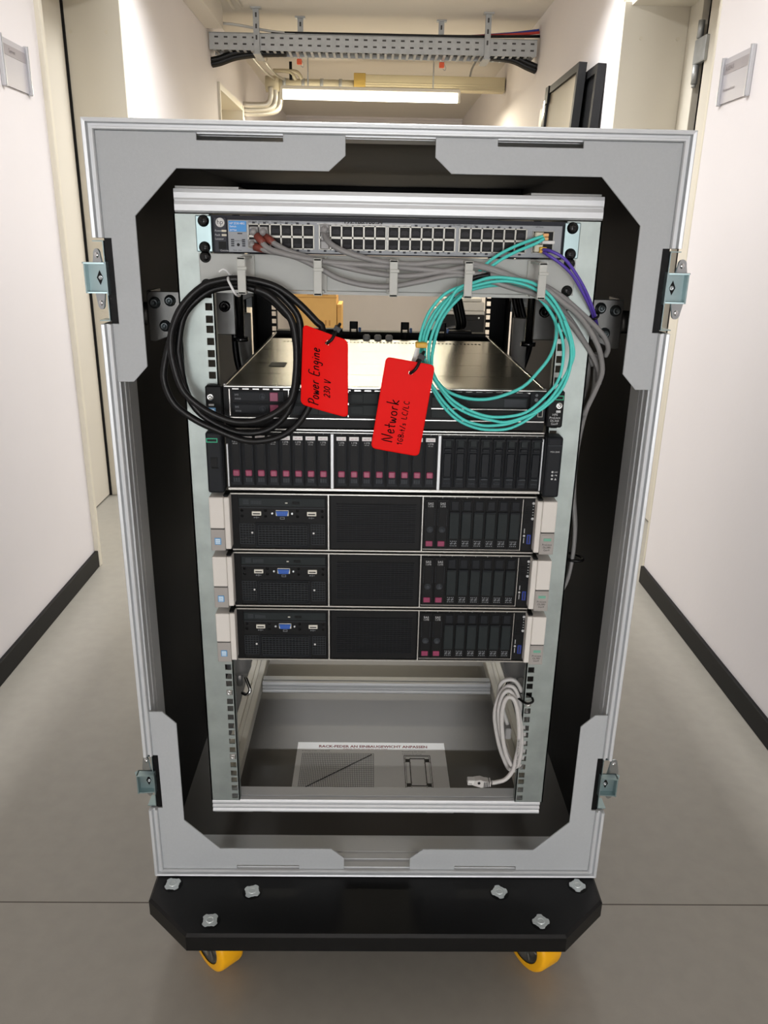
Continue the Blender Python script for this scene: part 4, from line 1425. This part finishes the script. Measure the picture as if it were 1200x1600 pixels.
pc = thing('power_cable', 'thick black power cable coiled and hung on the left cable finger', 'cable', (-180, -44, 560))
MB().tube(BLK, 4.5, 10).build('cable', 'cable_black', pc)
k = MB()
k.tube([(-196, -22, 567), (-196.5, -54, 564), (-192, -62, 556), (-187, -60, 546), (-186, -34, 543), (-190, -20, 552), (-196, -22, 567)], 1.6, 6)
k.tube([(-196, -40, 566), (-199, -46, 572), (-203, -48, 574), (-208, -48, 571)], 1.3, 6)
k.build('cable_tie', 'tie_white', pc)

fc = thing('fibre_cable', 'turquoise fibre cable coiled and hung on the two right cable fingers', 'cable', (120, -40, 560))
MB().tube(TEAL0, 2.0, 8).build('cable', 'cable_teal', fc)
MB().tube(TEAL1, 2.0, 8).build('cable', 'cable_teal', fc)
MB().tube(TEAL2, 2.2, 8).build('cable', 'cable_teal', fc)
MB().tube([(126, -44, 573), (112, -44, 571), (100, -44, 567)], 3.4, 8).build('sleeve', 'tie_black', fc)
b = MB()
for z in (621, 616.6):
    b.box(192, 199, -25, -12, z - 1.9, z + 1.9, .6)
b.build('connector', 'lc_orange', fc)
MB().box(36, 50, -58, -42, 484, 490.5, 1).build('yellow_clip', 'lc_yellow', fc)
MB().prism([(37, 486), (41.5, 486), (40, 466), (32, 452), (30, 462)], 'y', -50, -48).build('connector_bag', 'plug_clear', fc)

vc = thing('violet_cable', 'violet fibre cable running from the switch down past the right post', 'cable', (240, -25, 560))
MB().tube(PUR0, 2.0, 8).build('cable', 'cable_purple', vc)
MB().tube(PUR1, 2.0, 8).build('cable', 'cable_purple', vc)
b = MB()
for z in (605, 601.4):
    b.box(189, 198, -24, -14, z - 1.7, z + 1.7, .6)
b.build('connector', 'lc_yellow', vc)
tie(vc, (272, -4, 522), (.5, .5, -.7), (5.5, 5.5), 'tie_black', 3)

GL = [('grey patch cable with a brown boot from the first upper switch socket', GREY0), ('grey patch cable with a brown boot from the second upper switch socket', GREY1),
      ('grey patch cable with a brown boot from the first lower switch socket', GREY2), ('grey patch cable with a grey boot from the second socket block of the switch', GREY3)]
for i, (lb, P) in enumerate(GL):
    t = thing('patch_cable', lb, 'cable', P[0], 'grey patch cables of the switch')
    MB().tube(P, 3.5, 9).build('cable', 'cable_grey', t)
    x, y, z = P[0]
    b = MB()
    b.box(x - 5.4, x + 5.4, -21, -8.6, z - 3.4, z + 6.4, 1)
    b.lathe((x, -21, z + 1), (0, -1, -.4), [(4.6, 0), (3.8, 3), (3.4, 6), (0, 6)], 12)
    if i == 3:
        b.box(x - 5.4, x + 5.4, -17, -8.6, z - 23, z - 13, 1)
        b.box(x - 5, x + 5, -16, -12, z - 13, z - 3, 1)
    b.build('plug', 'plug_grey', t)
    if i < 3:
        p0, p1, p2 = (Vector(q) for q in P[:3])
        d = (p2 - p1).normalized()
        e = p1 * .6 + p2 * .4
        MB().lathe(p1 - d * 3, d, [(2, 0), (4.9, 0), (4.8, 8), (3.9, 15), (3.2, 15)], 12).build('boot', 'boot_brown', t)
gb = thing('patch_cable_bundle', 'grey cables falling down the outside of the right rack post', 'cable', (290, 50, 400))
gb['group'] = 'grey cables beside the right post'
for k, (dx, dy) in enumerate(((0, 0), (4, 12), (-3, 24))):
    P = [(286 + dx, 20 + dy, 470), (291 + dx, 30 + dy, 420), (286 + dx, 48 + dy, 370), (284 + dx, 60 + dy, 307), (287 + dx, 62 + dy, 250), (294 + dx, 62 + dy, 200), (295 + dx, 62 + dy, 150), (290 + dx, 66 + dy, 105), (276 + dx, 90 + dy, 60), (262, 140 + dy, 30)]
    MB().tube(P, 3.1, 8).build('cable', 'cable_grey', gb)
tie(gb, (296, 74, 148), (0, 0, 1), (13, 20), 'tie_black', 5)

wc = thing('network_cable', 'pale grey network cable coiled and tied to the lower right rack post', 'cable', (214, 5, -120))
MB().tube(WHT, 3.5, 9).build('cable', 'cable_white', wc)
P = [(216, 12, -66), (228, -6, -66), (238, -7, -62), (236, 6, -60), (220, 22, -64), (216, 12, -66)]
MB().tube(P, 1.9, 6).build('cable_tie', 'tie_black', wc)
b = MB()
b.box(203, 213, 12, 34, -146, -126, 1.5)
b.build('plug', 'plug_grey', wc)
b = MB()
b.prism([(181, -216), (181, -207.6), (170, -206), (164, -203.4), (154, -205), (152, -214), (166, -218.5)], 'y', -16, -4, 1)
p = b.build('plug_boot', 'cable_white', wc)
b = MB()
for k in range(4):
    b.box(169.5 + k * 2.6, 170.7 + k * 2.6, -17, -3.4, -216.5, -207)
b.build('boot_groove', 'print_black', p)
MB().lathe((161.5, -16.4, -208.5), (0, -1, 0), [(2.4, 0), (2.2, .6), (0, .7)], 12).build('boot_hole', 'print_black', p)
MB().box(143.5, 156, -15.5, -4.5, -213.6, -204.6, .8).build('clear_plug', 'plug_clear', wc)
MB().box(144.5, 150.5, -16, -6, -211, -209.6).build('contact', 'chrome', wc)
t = MB()
mt = Matrix.Translation((220.6, -10.6, -165)) @ Matrix.Rotation(math.radians(90), 4, 'Y') @ Matrix.Rotation(math.radians(90), 4, 'X')
t.text('CAT.6 S/FTP 4x2 PATCH ISO/IEC', 4.4, Matrix(((0, -1, 0, 222.2), (0, 0, -1, -10.9), (1, 0, 0, -190), (0, 0, 0, 1))), 'LEFT')
t.build('lettering', 'print_black', wc)

# black cables at the back, seen through the rack
for lb, P in (('black cable hanging behind the left front post', [(-256, 420, 530), (-264, 420, 500), (-270, 420, 460), (-272, 420, 420), (-266, 420, 375), (-250, 430, 340)]),
              ('black looped cables behind the thin server at right', [(262, 560, 505), (272, 560, 470), (284, 555, 440), (288, 545, 410), (280, 535, 380), (268, 530, 350)]),
              ('black cables slanting down to the back of the thin server', [(138, 640, 548), (146, 650, 510), (158, 660, 470), (166, 668, 432), (150, 690, 424), (128, 700, 421)])):
    t = thing('black_cable', lb, 'cable', P[0])
    MB().tube(P, 6, 8).build('cable', 'cable_black', t)
    P2 = [(x + 12, y + 8, z + 3) for x, y, z in P]
    if 'slanting' in lb or 'looped' in lb:
        MB().tube(P2, 6, 8).build('cable', 'cable_black', t)
    if 'slanting' in lb:
        MB().tube([(166, 668, 432), (142, 676, 424), (120, 690, 424)], 2, 6).build('wire', 'spring_white', t)

# ------------------------------------------------------------------ red tags with handwriting
STROKES = {
 'P': (.62, [[(.1, 0), (.14, 1)], [(0, .9), (.3, 1.02), (.58, .9), (.56, .62), (.34, .46), (.1, .44)]]),
 'o': (.5, [[(.25, .5), (.08, .36), (.1, .08), (.28, 0), (.44, .16), (.4, .42), (.25, .5)]]),
 'w': (.62, [[(.04, .5), (.12, .04), (.2, .02), (.3, .4), (.38, .03), (.48, .04), (.58, .5)]]),
 'e': (.48, [[(.08, .26), (.38, .3), (.36, .48), (.2, .52), (.08, .3), (.12, .06), (.28, 0), (.44, .12)]]),
 'r': (.4, [[(.1, 0), (.1, .5)], [(.1, .34), (.22, .5), (.38, .48)]]),
 'E': (.62, [[(.56, 1), (.1, .98), (.08, .02), (.58, 0)], [(.1, .52), (.46, .54)]]),
 'n': (.52, [[(.08, 0), (.08, .5)], [(.08, .34), (.24, .5), (.4, .44), (.44, 0)]]),
 'g': (.5, [[(.42, .44), (.22, .52), (.08, .34), (.18, .14), (.4, .22), (.42, .46), (.42, -.2), (.28, -.34), (.08, -.24)]]),
 'i': (.26, [[(.12, 0), (.12, .48)], [(.12, .66), (.15, .7)]]),
 '2': (.6, [[(.06, .84), (.28, 1), (.5, .82), (.4, .5), (.06, .02), (.56, .04)]]),
 '3': (.56, [[(.08, .92), (.34, 1), (.46, .78), (.22, .56), (.48, .36), (.4, .06), (.06, .04)]]),
 '0': (.62, [[(.3, 1), (.08, .7), (.1, .2), (.32, 0), (.52, .3), (.5, .78), (.3, 1)]]),
 'V': (.6, [[(.04, 1), (.24, 0), (.34, .02), (.54, 1)]]),
 'N': (.78, [[(.06, 0), (.14, 1), (.56, .02), (.68, 1.08)]]),
 't': (.4, [[(.2, .92), (.16, .1), (.3, 0)], [(.0, .5), (.38, .54)]]),
 'k': (.56, [[(.1, 0), (.14, 1.1)], [(.46, .56), (.14, .26), (.5, 0)]]),
 '1': (.4, [[(.04, .7), (.24, 1), (.22, 0)]]),
 'G': (.62, [[(.54, .86), (.3, 1), (.08, .6), (.14, .12), (.42, .02), (.54, .42), (.34, .44)]]),
 'B': (.56, [[(.1, 0), (.1, 1), (.4, .9), (.36, .58), (.1, .52), (.48, .36), (.42, .04), (.1, 0)]]),
 's': (.4, [[(.34, .44), (.16, .52), (.1, .36), (.32, .18), (.22, 0), (.06, .06)]]),
 '/': (.4, [[(.04, -.1), (.36, 1.1)]]),
 'L': (.52, [[(.1, 1), (.08, .02), (.48, .06)]]),
 'C': (.56, [[(.5, .9), (.26, 1), (.08, .6), (.14, .1), (.36, 0), (.52, .14)]]),
 ' ': (.42, []),
}
def handwriting(b, string, fn, v0, u0, size, wid, pitch=1.0):
    """baseline runs along +v at u = u0; letters rise towards -u; fn(u,v) -> point on the tag"""
    x = 0.0
    for ch in string:
        w, st = STROKES[ch]
        for s_ in st:
            pts = []
            for px, pz in s_:
                px_, pz_ = px + random.uniform(-.02, .02), pz + random.uniform(-.02, .02)
                pts.append(fn(u0 - pz_ * size, v0 + (x + px_) * size * pitch))
            b.tube(pts, wid, 5, sub=3, raw=len(pts) < 3)
        x += w + .1
    return x * size * pitch
def red_tag(label, cs, hole, tie_to, lines, bend):
    """cs: TL,TR,BR,BL corner points; lines in tag millimetres"""
    TL, TR, BR, BL = (Vector(c) for c in cs)
    wd = ((TR - TL).length + (BR - BL).length) / 2
    ht = ((BL - TL).length + (BR - TR).length) / 2
    nrm = (TR - TL).cross(BL - TL).normalized()
    if nrm.y > 0: nrm = -nrm
    def fn(u, v, off=0.0):
        a, c = u / wd, v / ht
        p = (BL * (1 - a) + BR * a) * (1 - c) + (TL * (1 - a) + TR * a) * c
        return p + nrm * (bend * math.sin(math.pi * a) * (1 - .4 * c) + off)
    t = thing('red_tag', label, 'tag', (TL + TR) / 2, 'red plastic tags on the cable coils')
    # card with rounded corners and a punched hole: triangulated grid trimmed by rounding
    b = MB()
    R = 6.0
    nu, nv = 20, 32
    def clampc(u, v):
        for cu, su in ((R, -1), (wd - R, 1)):
            for cv, sv_ in ((R, -1), (ht - R, 1)):
                du, dv = (u - cu) * su, (v - cv) * sv_
                if du > 0 and dv > 0:
                    # square-to-disc mapping of the corner zone
                    m_ = max(du, dv); l = math.hypot(du, dv)
                    k_ = m_ / l
                    return cu + su * du * k_, cv + sv_ * dv * k_
        return u, v
    us = sorted(set([0, R * .25, R * .5, R * .75, R, wd - R, wd - R * .75, wd - R * .5, wd - R * .25, wd] + [R + (wd - 2 * R) * i / nu for i in range(nu)]))
    vs = sorted(set([0, R * .25, R * .5, R * .75, R, ht - R, ht - R * .75, ht - R * .5, ht - R * .25, ht] + [R + (ht - 2 * R) * i / nv for i in range(nv)]))
    hu, hv = hole
    F, K = {}, {}
    for i, u in enumerate(us):
        for j, v in enumerate(vs):
            uu, vv = clampc(u, v)
            F[i, j] = b.bm.verts.new(fn(uu, vv, .35)); K[i, j] = b.bm.verts.new(fn(uu, vv, -.35))
    NU, NV = len(us), len(vs)
    def ok(i, j):
        cu, cv = (us[i] + us[i + 1]) / 2, (vs[j] + vs[j + 1]) / 2
        return math.hypot(cu - hu, cv - hv) > 2.6
    for i in range(NU - 1):
        for j in range(NV - 1):
            if not ok(i, j): continue
            b._face([F[i, j], F[i + 1, j], F[i + 1, j + 1], F[i, j + 1]], True)
            b._face([K[i, j], K[i, j + 1], K[i + 1, j + 1], K[i + 1, j]], True)
    ring = [(i, 0) for i in range(NU)] + [(NU - 1, j) for j in range(1, NV)] + [(i, NV - 1) for i in range(NU - 2, -1, -1)] + [(0, j) for j in range(NV - 2, 0, -1)]
    for a, c in zip(ring, ring[1:] + ring[:1]):
        b._face([F[a], K[a], K[c], F[c]])
    bmesh.ops.recalc_face_normals(b.bm, faces=b.bm.faces[:])
    b.build('card', 'tag_red', t)
    h = MB()
    for s, v0, u0, size, wid, pitch in lines:
        handwriting(h, s, lambda u, v: fn(u, v, .5), v0, u0, size, wid, pitch)
    h.build('handwriting', 'tag_ink', t)
    k = MB()
    p0 = fn(hu, hv, 1.0)
    p1 = Vector(tie_to)
    mid = (p0 + p1) / 2 + Vector((0, -5, -3))
    k.tube([fn(hu, hv, -4), p0 + Vector((0, -1.5, 0)), mid, p1, p1 + Vector((3, 8, 5)), (p0 + p1) / 2 + Vector((2, 12, 3)), fn(hu, hv, -4)], 2.0, 7)
    k.obox(Matrix.Translation(p1) @ Matrix.Rotation(.5, 4, 'Y'), 4.2, 3.4, 3.0)
    k.build('cable_tie', 'tie_black', t)
red_tag('red tag reading Power Engine, tied to the black cable coil', [(-104, -70, 512.5), (-48.5, -82, 495), (-48.5, -80, 398.5), (-108.5, -74, 414)], (34, 86),
        (-62, -76, 508), [('Power Engine', 5, 23.5, 13, .75, .77), ('230 V', 19, 38, 7.5, .6, .9)], 3)
red_tag('red tag reading Network, tied to the turquoise fibre coil', [(-1.5, -76, 475.5), (59.5, -78, 466), (43, -78, 348.6), (-19, -76, 358.6)], (34, 104),
        (42.5, -78, 476), [('Network', 12, 25.5, 14, .75, .92), ('1GBit/s LC/LC', 11, 38.5, 6.6, .52, 1.2)], 1)

# ------------------------------------------------------------------ instruction sheet on the case floor
sh = thing('instruction_sheet', 'printed paper sheet with a chart and a frame drawing on the case floor', 'paper', (-9, 210, -370.9))
Z = -370.7
MB().box(-160, 140, 106, 314, -371, Z).build('sheet', 'paper', sh)
t = MB()
t.text('RACK-FEDER AN EINBAUGEWICHT ANPASSEN', 10.6, flatup(-6, 297, Z + .1, 1.0), 'CENTER', .035)
t.build('title', 'print_red', sh)
t = MB()
t.text('Adjust Rack spring to unit load', 6.0, flatup(-22, 291, Z + .1, 1.2))
t.build('subtitle', 'print_rose', sh)
t = MB()
t.text('Einbaugewicht / Unit load', 4.5, flatup(-150, 284, Z + .1, 1.2), 'LEFT')
t.text('Einstellung der Federn', 4.5, flatup(52, 283, Z + .1, 1.2), 'LEFT')
t.text('Adjusting the springs', 4.0, flatup(52, 276, Z + .1, 1.2), 'LEFT')
t.build('lettering', 'print_grey', sh)
g = MB()
for i in range(43):
    x = -148 + i * 3.4
    g.box(x - .55, x + .55, 130, 278, Z, Z + .1)
for i in range(26):
    y = 130 + i * 5.92
    g.box(-148, -5, y - .35, y + .35, Z, Z + .1)
g.build('chart_grid', 'print_grey', sh)['kind'] = 'stuff'
b = MB()
b.tube([(-142, 168, Z + .2), (-9, 274, Z + .2)], .9, 4, raw=True)
b.build('chart_line', 'switch_dark', sh)
b = MB()
for (x0, x1, y0, y1, w) in ((56, 108, 168, 272, .8), (59, 105, 171, 269, .5), (67, 97, 180, 262, 1.3)):
    b.box(x0, x1, y0 - w, y0 + w, Z, Z + .15); b.box(x0, x1, y1 - w, y1 + w, Z, Z + .15)
    b.box(x0 - w * .7, x0 + w * .7, y0, y1, Z, Z + .15); b.box(x1 - w * .7, x1 + w * .7, y0, y1, Z, Z + .15)
for x in (62, 102):
    for y in (182, 256):
        b.box(x - 4, x + 4, y - 5, y + 5, Z, Z + .15)
        b.tube([(x - 7, y - 8, Z + .1), (x + 7, y + 8, Z + .1)], .35, 4, raw=True)
        b.tube([(x - 7, y + 8, Z + .1), (x + 7, y - 8, Z + .1)], .35, 4, raw=True)
b.build('frame_drawing', 'print_black', sh)

# ------------------------------------------------------------------ door signs
def sign(lb, s_, y0, y1, z0, z1, texts):
    xw = XL if s_ < 0 else XR
    d = 1 if s_ < 0 else -1
    t = thing('door_sign', lb, 'sign', (xw, (y0 + y1) / 2, z0), 'door signs on the corridor walls')
    def bx(b, a, c, ya, yb, za, zb, bev=0):
        return b.box(min(xw + d * a, xw + d * c), max(xw + d * a, xw + d * c), ya, yb, za, zb, bev)
    bx(MB(), 0, 5, y0 + 6, y1 - 6, z0, z1).build('plate', 'sign_plate', t)
    for ya, yb in ((y0, y0 + 14), (y1 - 14, y1)):
        b = MB()
        bx(b, 0, 12, ya, yb, z0 - 4, z1 + 4, 2)
        bx(b, 11.5, 13.5, ya + 5, yb - 5, z0 - 4, z1 + 4)
        b.build('side_profile', 'sign_alu', t)
    bx(MB(), 5, 5.6, y0 + 14, y1 - 14, z1 - 40, z1 - 14).build('band', 'sign_band', t)
    q = MB()
    for s, z, sz in texts:
        if s_ < 0:
            m_ = Matrix(((0, 0, 1, xw + 6), (1, 0, 0, y0 + 58), (0, 1, 0, z1 - z), (0, 0, 0, 1)))
        else:
            m_ = Matrix(((0, 0, -1, xw - 6), (-1, 0, 0, y1 - 24), (0, 1, 0, z1 - z), (0, 0, 0, 1)))
        q.text(s, sz, m_, 'LEFT')
    q.build('lettering', 'sign_ink', t)
sign('small door sign on the left wall', -1, 1300, 1482, 976, 1092, [('Server', 32, 16)])
sign('small door sign on the right wall', 1, 1234, 1426, 981, 1094, [('A.024-5', 32, 16), ('Medienwerkstatt', 84, 11)])

# ------------------------------------------------------------------ cable tray under the ceiling
ct = thing('cable_tray', 'perforated metal cable tray across the corridor under the ceiling', 'cable tray', (-30, 4350, 1640))
for y in (4265, 4444):
    b = MB()
    b.box(-1003, 938, y - 2, y + 2, 1640, 1720)
    b.box(-1003, 938, y - 2 if y > 4300 else y - 2, y + 12, 1718, 1722)
    p = b.build('tray_side', 'galv', ct)
    q = MB()
    for i in range(35):
        x = -960 + i * 55
        for z in (1662, 1697):
            q.box(x - 11, x + 11, y - 3, y + 3, z - 4.5, z + 4.5)
    q.build('slot', 'ear_groove', p)['kind'] = 'stuff'
b = MB()
b.box(-1003, 938, 4265, 4275, 1632, 1642); b.box(-1003, 938, 4434, 4444, 1632, 1642)
for i in range(44):
    x = -980 + i * 44
    b.box(x, x + 15, 4270, 4440, 1628, 1632)
b.build('tray_floor', 'galv', ct)['kind'] = 'stuff'
for x, y in ((-722, 4255), (640, 4255), (-480, 4453), (379, 4453)):
    b = MB()
    b.box(x - 17, x + 17, y - 3, y + 3, 1612 if y < 4300 else 1700, CEIL - 8)
    b.box(x - 17, x - 13, y - 8, y + 8, 1612 if y < 4300 else 1700, CEIL - 8); b.box(x + 13, x + 17, y - 8, y + 8, 1612 if y < 4300 else 1700, CEIL - 8)
    b.box(x - 30, x + 30, y - 22, y + 22, CEIL - 8, CEIL)
    if y < 4300:
        b.box(x - 22, x + 22, y - 8, y + 195, 1608, 1616)
    p = b.build('hanger', 'galv', ct)
    q = MB()
    for k in range(3):
        q.box(x - 5, x + 5, y - 3.6, y + 3, CEIL - 50 - k * 58, CEIL - 26 - k * 58)
    q.build('slot', 'ear_groove', p)
for k, (lb, P, m, r) in enumerate((
    ('fat black cable bundle leaving the left end of the cable tray', [(-1010, 4350, 1580), (-960, 4350, 1590), (-860, 4350, 1622), (-720, 4350, 1640), (-560, 4350, 1648)], 'cable_black', 34),
    ('fat black cable bundle leaving the right end of the cable tray', [(958, 4350, 1584), (900, 4350, 1604), (800, 4350, 1640), (640, 4350, 1652)], 'cable_black', 32))):
    t = thing('cable_bundle', lb, 'cable', P[0])
    for j in range(4):
        off = [(0, -14, 8), (0, 12, 10), (0, -10, -12), (0, 14, -12)][j]
        MB().tube([(x + off[0], y + off[1], z + off[2]) for x, y, z in P], r * .5, 8).build('cable', m, t)
for lb, m, P in (('black cable lying along the top of the cable tray', 'cable_black', [(-640, 4300, 1732), (0, 4300, 1734), (500, 4300, 1736), (958, 4310, 1748)]),
                 ('red cable at the right end of the cable tray', 'wire_red', [(500, 4330, 1740), (800, 4330, 1758), (958, 4330, 1772)]),
                 ('blue cable at the right end of the cable tray', 'wire_blue', [(480, 4350, 1742), (780, 4350, 1766), (958, 4350, 1788)]),
                 ('white cable at the left end of the cable tray', 'spring_white', [(-1008, 4300, 1772), (-860, 4300, 1770), (-640, 4300, 1738), (-500, 4300, 1730)])):
    tag(MB().tube(P, 8, 7).build('tray_cable', m, None, P[0]), lb, 'cable')
for x, lb in ((-487, 'orange cable clip hanging under the tray at left'), (387, 'orange cable clip hanging under the tray at right')):
    t = thing('cable_clip', lb, 'clip', (x, 4425, 1632), 'orange clips under the cable tray')
    MB().box(x - 15, x + 15, 4412, 4438, 1590, 1620, 3).build('body', 'clip_orange', t)
    b = MB()
    b.box(x - 10, x - 4, 4418, 4430, 1618, 1632).box(x + 4, x + 10, 4418, 4430, 1618, 1632)
    b.build('prong', 'white_label', t)
    MB().tube([(x + 14, 4425, 1612), (x + 26, 4425, 1594), (x + 22, 4425, 1576), (x + 8, 4425, 1584)], 2, 6).build('wire_loop', 'galv', t)

# ------------------------------------------------------------------ pipes
pp = thing('pipe', 'grey pipe with clamps across the corridor above the tube lamp', 'pipe', (-460, 5600, 1660))
MB().cyl((-800, 5600, 1662), (-180, 5600, 1660), 43, 24).build('main_pipe', 'pipe_grey', pp)
b = MB()
b.lathe((-800, 5600, 1664), (-1, 0, 0), [(43, -60), (56, -60), (56, 40), (0, 44)], 24)
b.build('end_piece', 'pipe_grey', pp)
for k, (r0, dz, dy) in enumerate(((26, -14, -20), (24, -44, 0), (24, -68, 20))):
    MB().tube([(-800 + k * 34, 5580 + dy, 1640), (-800 + k * 34, 5580 + dy, 1580 + dz * .4), (-822 + k * 30, 5580 + dy, 1540 + dz * .8), (-870, 5580 + dy, 1530 + dz), (-1010, 5580 + dy, 1530 + dz)], r0 * .8, 12).build('bend', 'pipe_steel', pp)
for x in (-640, -590):
    MB().tube([(-780, 5570, 1748), (x - 40, 5570, 1748), (x, 5570, 1730), (x + 24, 5580, 1690)], 14, 8).build('side_pipe', 'pipe_grey', pp)
b = MB()
for x in (-700, -560, -420, -280):
    b.lathe((x, 5600, 1661), (1, 0, 0), [(44, -12), (48, -12), (48, 12), (44, 12)], 24)
b.build('clamp', 'galv', pp)
MB().box(-660, -640, 5560, 5580, 1690, 1810).build('clamp_stem', 'black_metal', pp)
dt = thing('cable_duct', 'beige ribbed duct across the corridor above the tube lamp at right', 'duct', (390, 5600, 1680))
b = MB()
b.box(-100, 950, 5550, 5650, 1648, 1736, 3)
dd = b.build('duct', 'duct_beige', dt)
b = MB()
for z in (1664, 1680):
    b.box(-100, 950, 5547, 5551, z - 2, z + 2)
b.box(-100, 950, 5544, 5656, 1640, 1650)
b.build('rib', 'duct_beige', dd)
MB().box(-180, -92, 5546, 5654, 1642, 1744, 4).build('coupling', 'brass_tan', dt)
MB().tube([(690, 5600, 1736), (700, 5600, 1790), (730, 5600, CEIL)], 7, 8).build('hanger', 'galv', dt)
b = MB()
for x, y in ((-860, 4900), (-790, 5100)):
    b.tube([(x, y, CEIL), (x, y, 1740), (x + 10, y, 1722), (x + 24, y, 1728), (x + 22, y, 1746)], 5, 7)
    b.tube([(x, y, 1730), (x + 40, y + 300, 1700), (x + 90, 5560, 1690)], 9, 7)
tag(b.build('hook', 'pipe_steel', None, (-830, 5000, 1740)), 'thin pipes on ceiling hooks at the left above the grey pipe', 'hook')

# ------------------------------------------------------------------ framed boards leaning on the right wall
def leaning_board(lb, y0, y1, ztop, xt, xb, face, strip):
    t = thing('framed_board', lb, 'board', (xb, (y0 + y1) / 2, FLOOR), 'framed boards against the right wall')
    L = math.hypot(xt - xb, ztop - FLOOR)
    ang = math.atan2(xt - xb, ztop - FLOOR)
    m_ = Matrix.Translation((xb, 0, FLOOR)) @ Matrix.Rotation(ang, 4, 'Y')
    def ob(b, x0, x1, ya, yb, za, zb):
        b.obox(m_ @ Matrix.Translation(((x0 + x1) / 2, (ya + yb) / 2, (za + zb) / 2)), (x1 - x0) / 2, (yb - ya) / 2, (zb - za) / 2)
        return b
    b = MB()
    w = 34
    ob(b, -18, 18, y0, y0 + w, 0, L); ob(b, -18, 18, y1 - w, y1, 0, L)
    ob(b, -18, 18, y0 + w, y1 - w, L - w, L); ob(b, -18, 18, y0 + w, y1 - w, 0, w)
    b.build('frame', 'frame_black', t)
    ob(MB(), -6, 10, y0 + w, y1 - w, w, L - w).build('panel', face, t)
    if strip:
        b = MB()
        ob(b, -26, -18, y1 - 30, y1 + 2, 0, L - 60)
        b.build('edge_profile', 'chrome', t)
        b = MB(); ob(b, -24, 6, y1 + 2, y1 + 90, 0, L - 90)
        b.build('backing', 'white_label', t)
        b = MB(); ob(b, -24, -16, y1 - 70, y1 + 4, L - 80, L + 2)
        b.build('corner_bracket', 'black_metal', t)
leaning_board('black framed board with a beige panel leaning on the right wall', 2872, 3560, 1352, 898, 800, 'board_face', True)
leaning_board('dark framed board behind the beige one on the right wall', 2705, 3400, 1318, 940, 862, 'frame_black', False)

# ------------------------------------------------------------------ things far down the corridor, seen through the rack
cb = thing('cardboard_box', 'tall brown cardboard box far down the corridor, seen past the power cable', 'box', (-460, 5400, FLOOR), 'cardboard boxes down the corridor')
b = MB().box(-640, -298, 5200, 5600, FLOOR, 150, 3)
b.build('carton', 'cardboard', cb)
b = MB()
b.prism([(-640, 5200), (-298, 5200), (-298, 5600), (-640, 5600)], 'z', 150, 192)
b.build('lid', 'cardboard', cb)
b = MB()
b.box(-520, -360, 5197, 5200, 168, 176)
for x in (-420, -380, -350):
    b.box(x - 6, x + 6, 5197, 5200, -60, -20)
b.build('print', 'cardboard_dark', cb)
MB().box(-642, -296, 5198, 5602, 148, 152).build('lid_edge', 'cardboard_dark', cb)
cb2 = thing('cardboard_box', 'lower brown cardboard box beside the tall one down the corridor', 'box', (-276, 5420, FLOOR), 'cardboard boxes down the corridor')
MB().box(-294, -258, 5240, 5560, FLOOR, 78, 3).build('carton', 'cardboard', cb2)
b = MB(); b.box(-294, -258, 5240, 5560, 78, 100, 3)
b.build('lid', 'cardboard', cb2)
eb = thing('equipment_box', 'black box carrying grey trays far down the corridor at right', 'box', (640, 5200, FLOOR))
MB().box(486, 830, 5000, 5400, FLOOR, 56, 8).build('body', 'black_metal', eb)
b = MB()
for x in (520, 620, 780):
    b.lathe((x, 4999, 36), (0, -1, 0), [(8, 0), (6, 4), (0, 5)], 10)
b.build('stud', 'zinc_bolt', eb)
b = MB().box(510, 810, 4996, 5000, -120, 20, 2)
b.build('front', 'black_plastic', eb)
for i, (x0, x1, z0, z1) in enumerate(((470, 830, 57, 84), (490, 820, 85, 150), (500, 800, 151, 178))):
    tag(MB().box(x0, x1, 5010 + i * 8, 5380, z0, z1, 8, 2).build('grey_tray', 'tarp_grey', None, ((x0 + x1) / 2, 5190, z0)),
        ('lowest flat grey tray on the black box', 'thick middle grey tray on the black box', 'topmost grey tray on the black box')[i], 'tray', 'grey trays on the black box')
cr = MB()
cr.lathe((640, 5190, 180), (0, 0, 1), [(0, 0), (110, 0), (120, 18), (90, 40), (30, 52), (0, 54)], 20)
tag(cr.build('white_bundle', 'white_label', None, (640, 5190, 180)), 'white crumpled bundle on the topmost grey tray', 'bundle')
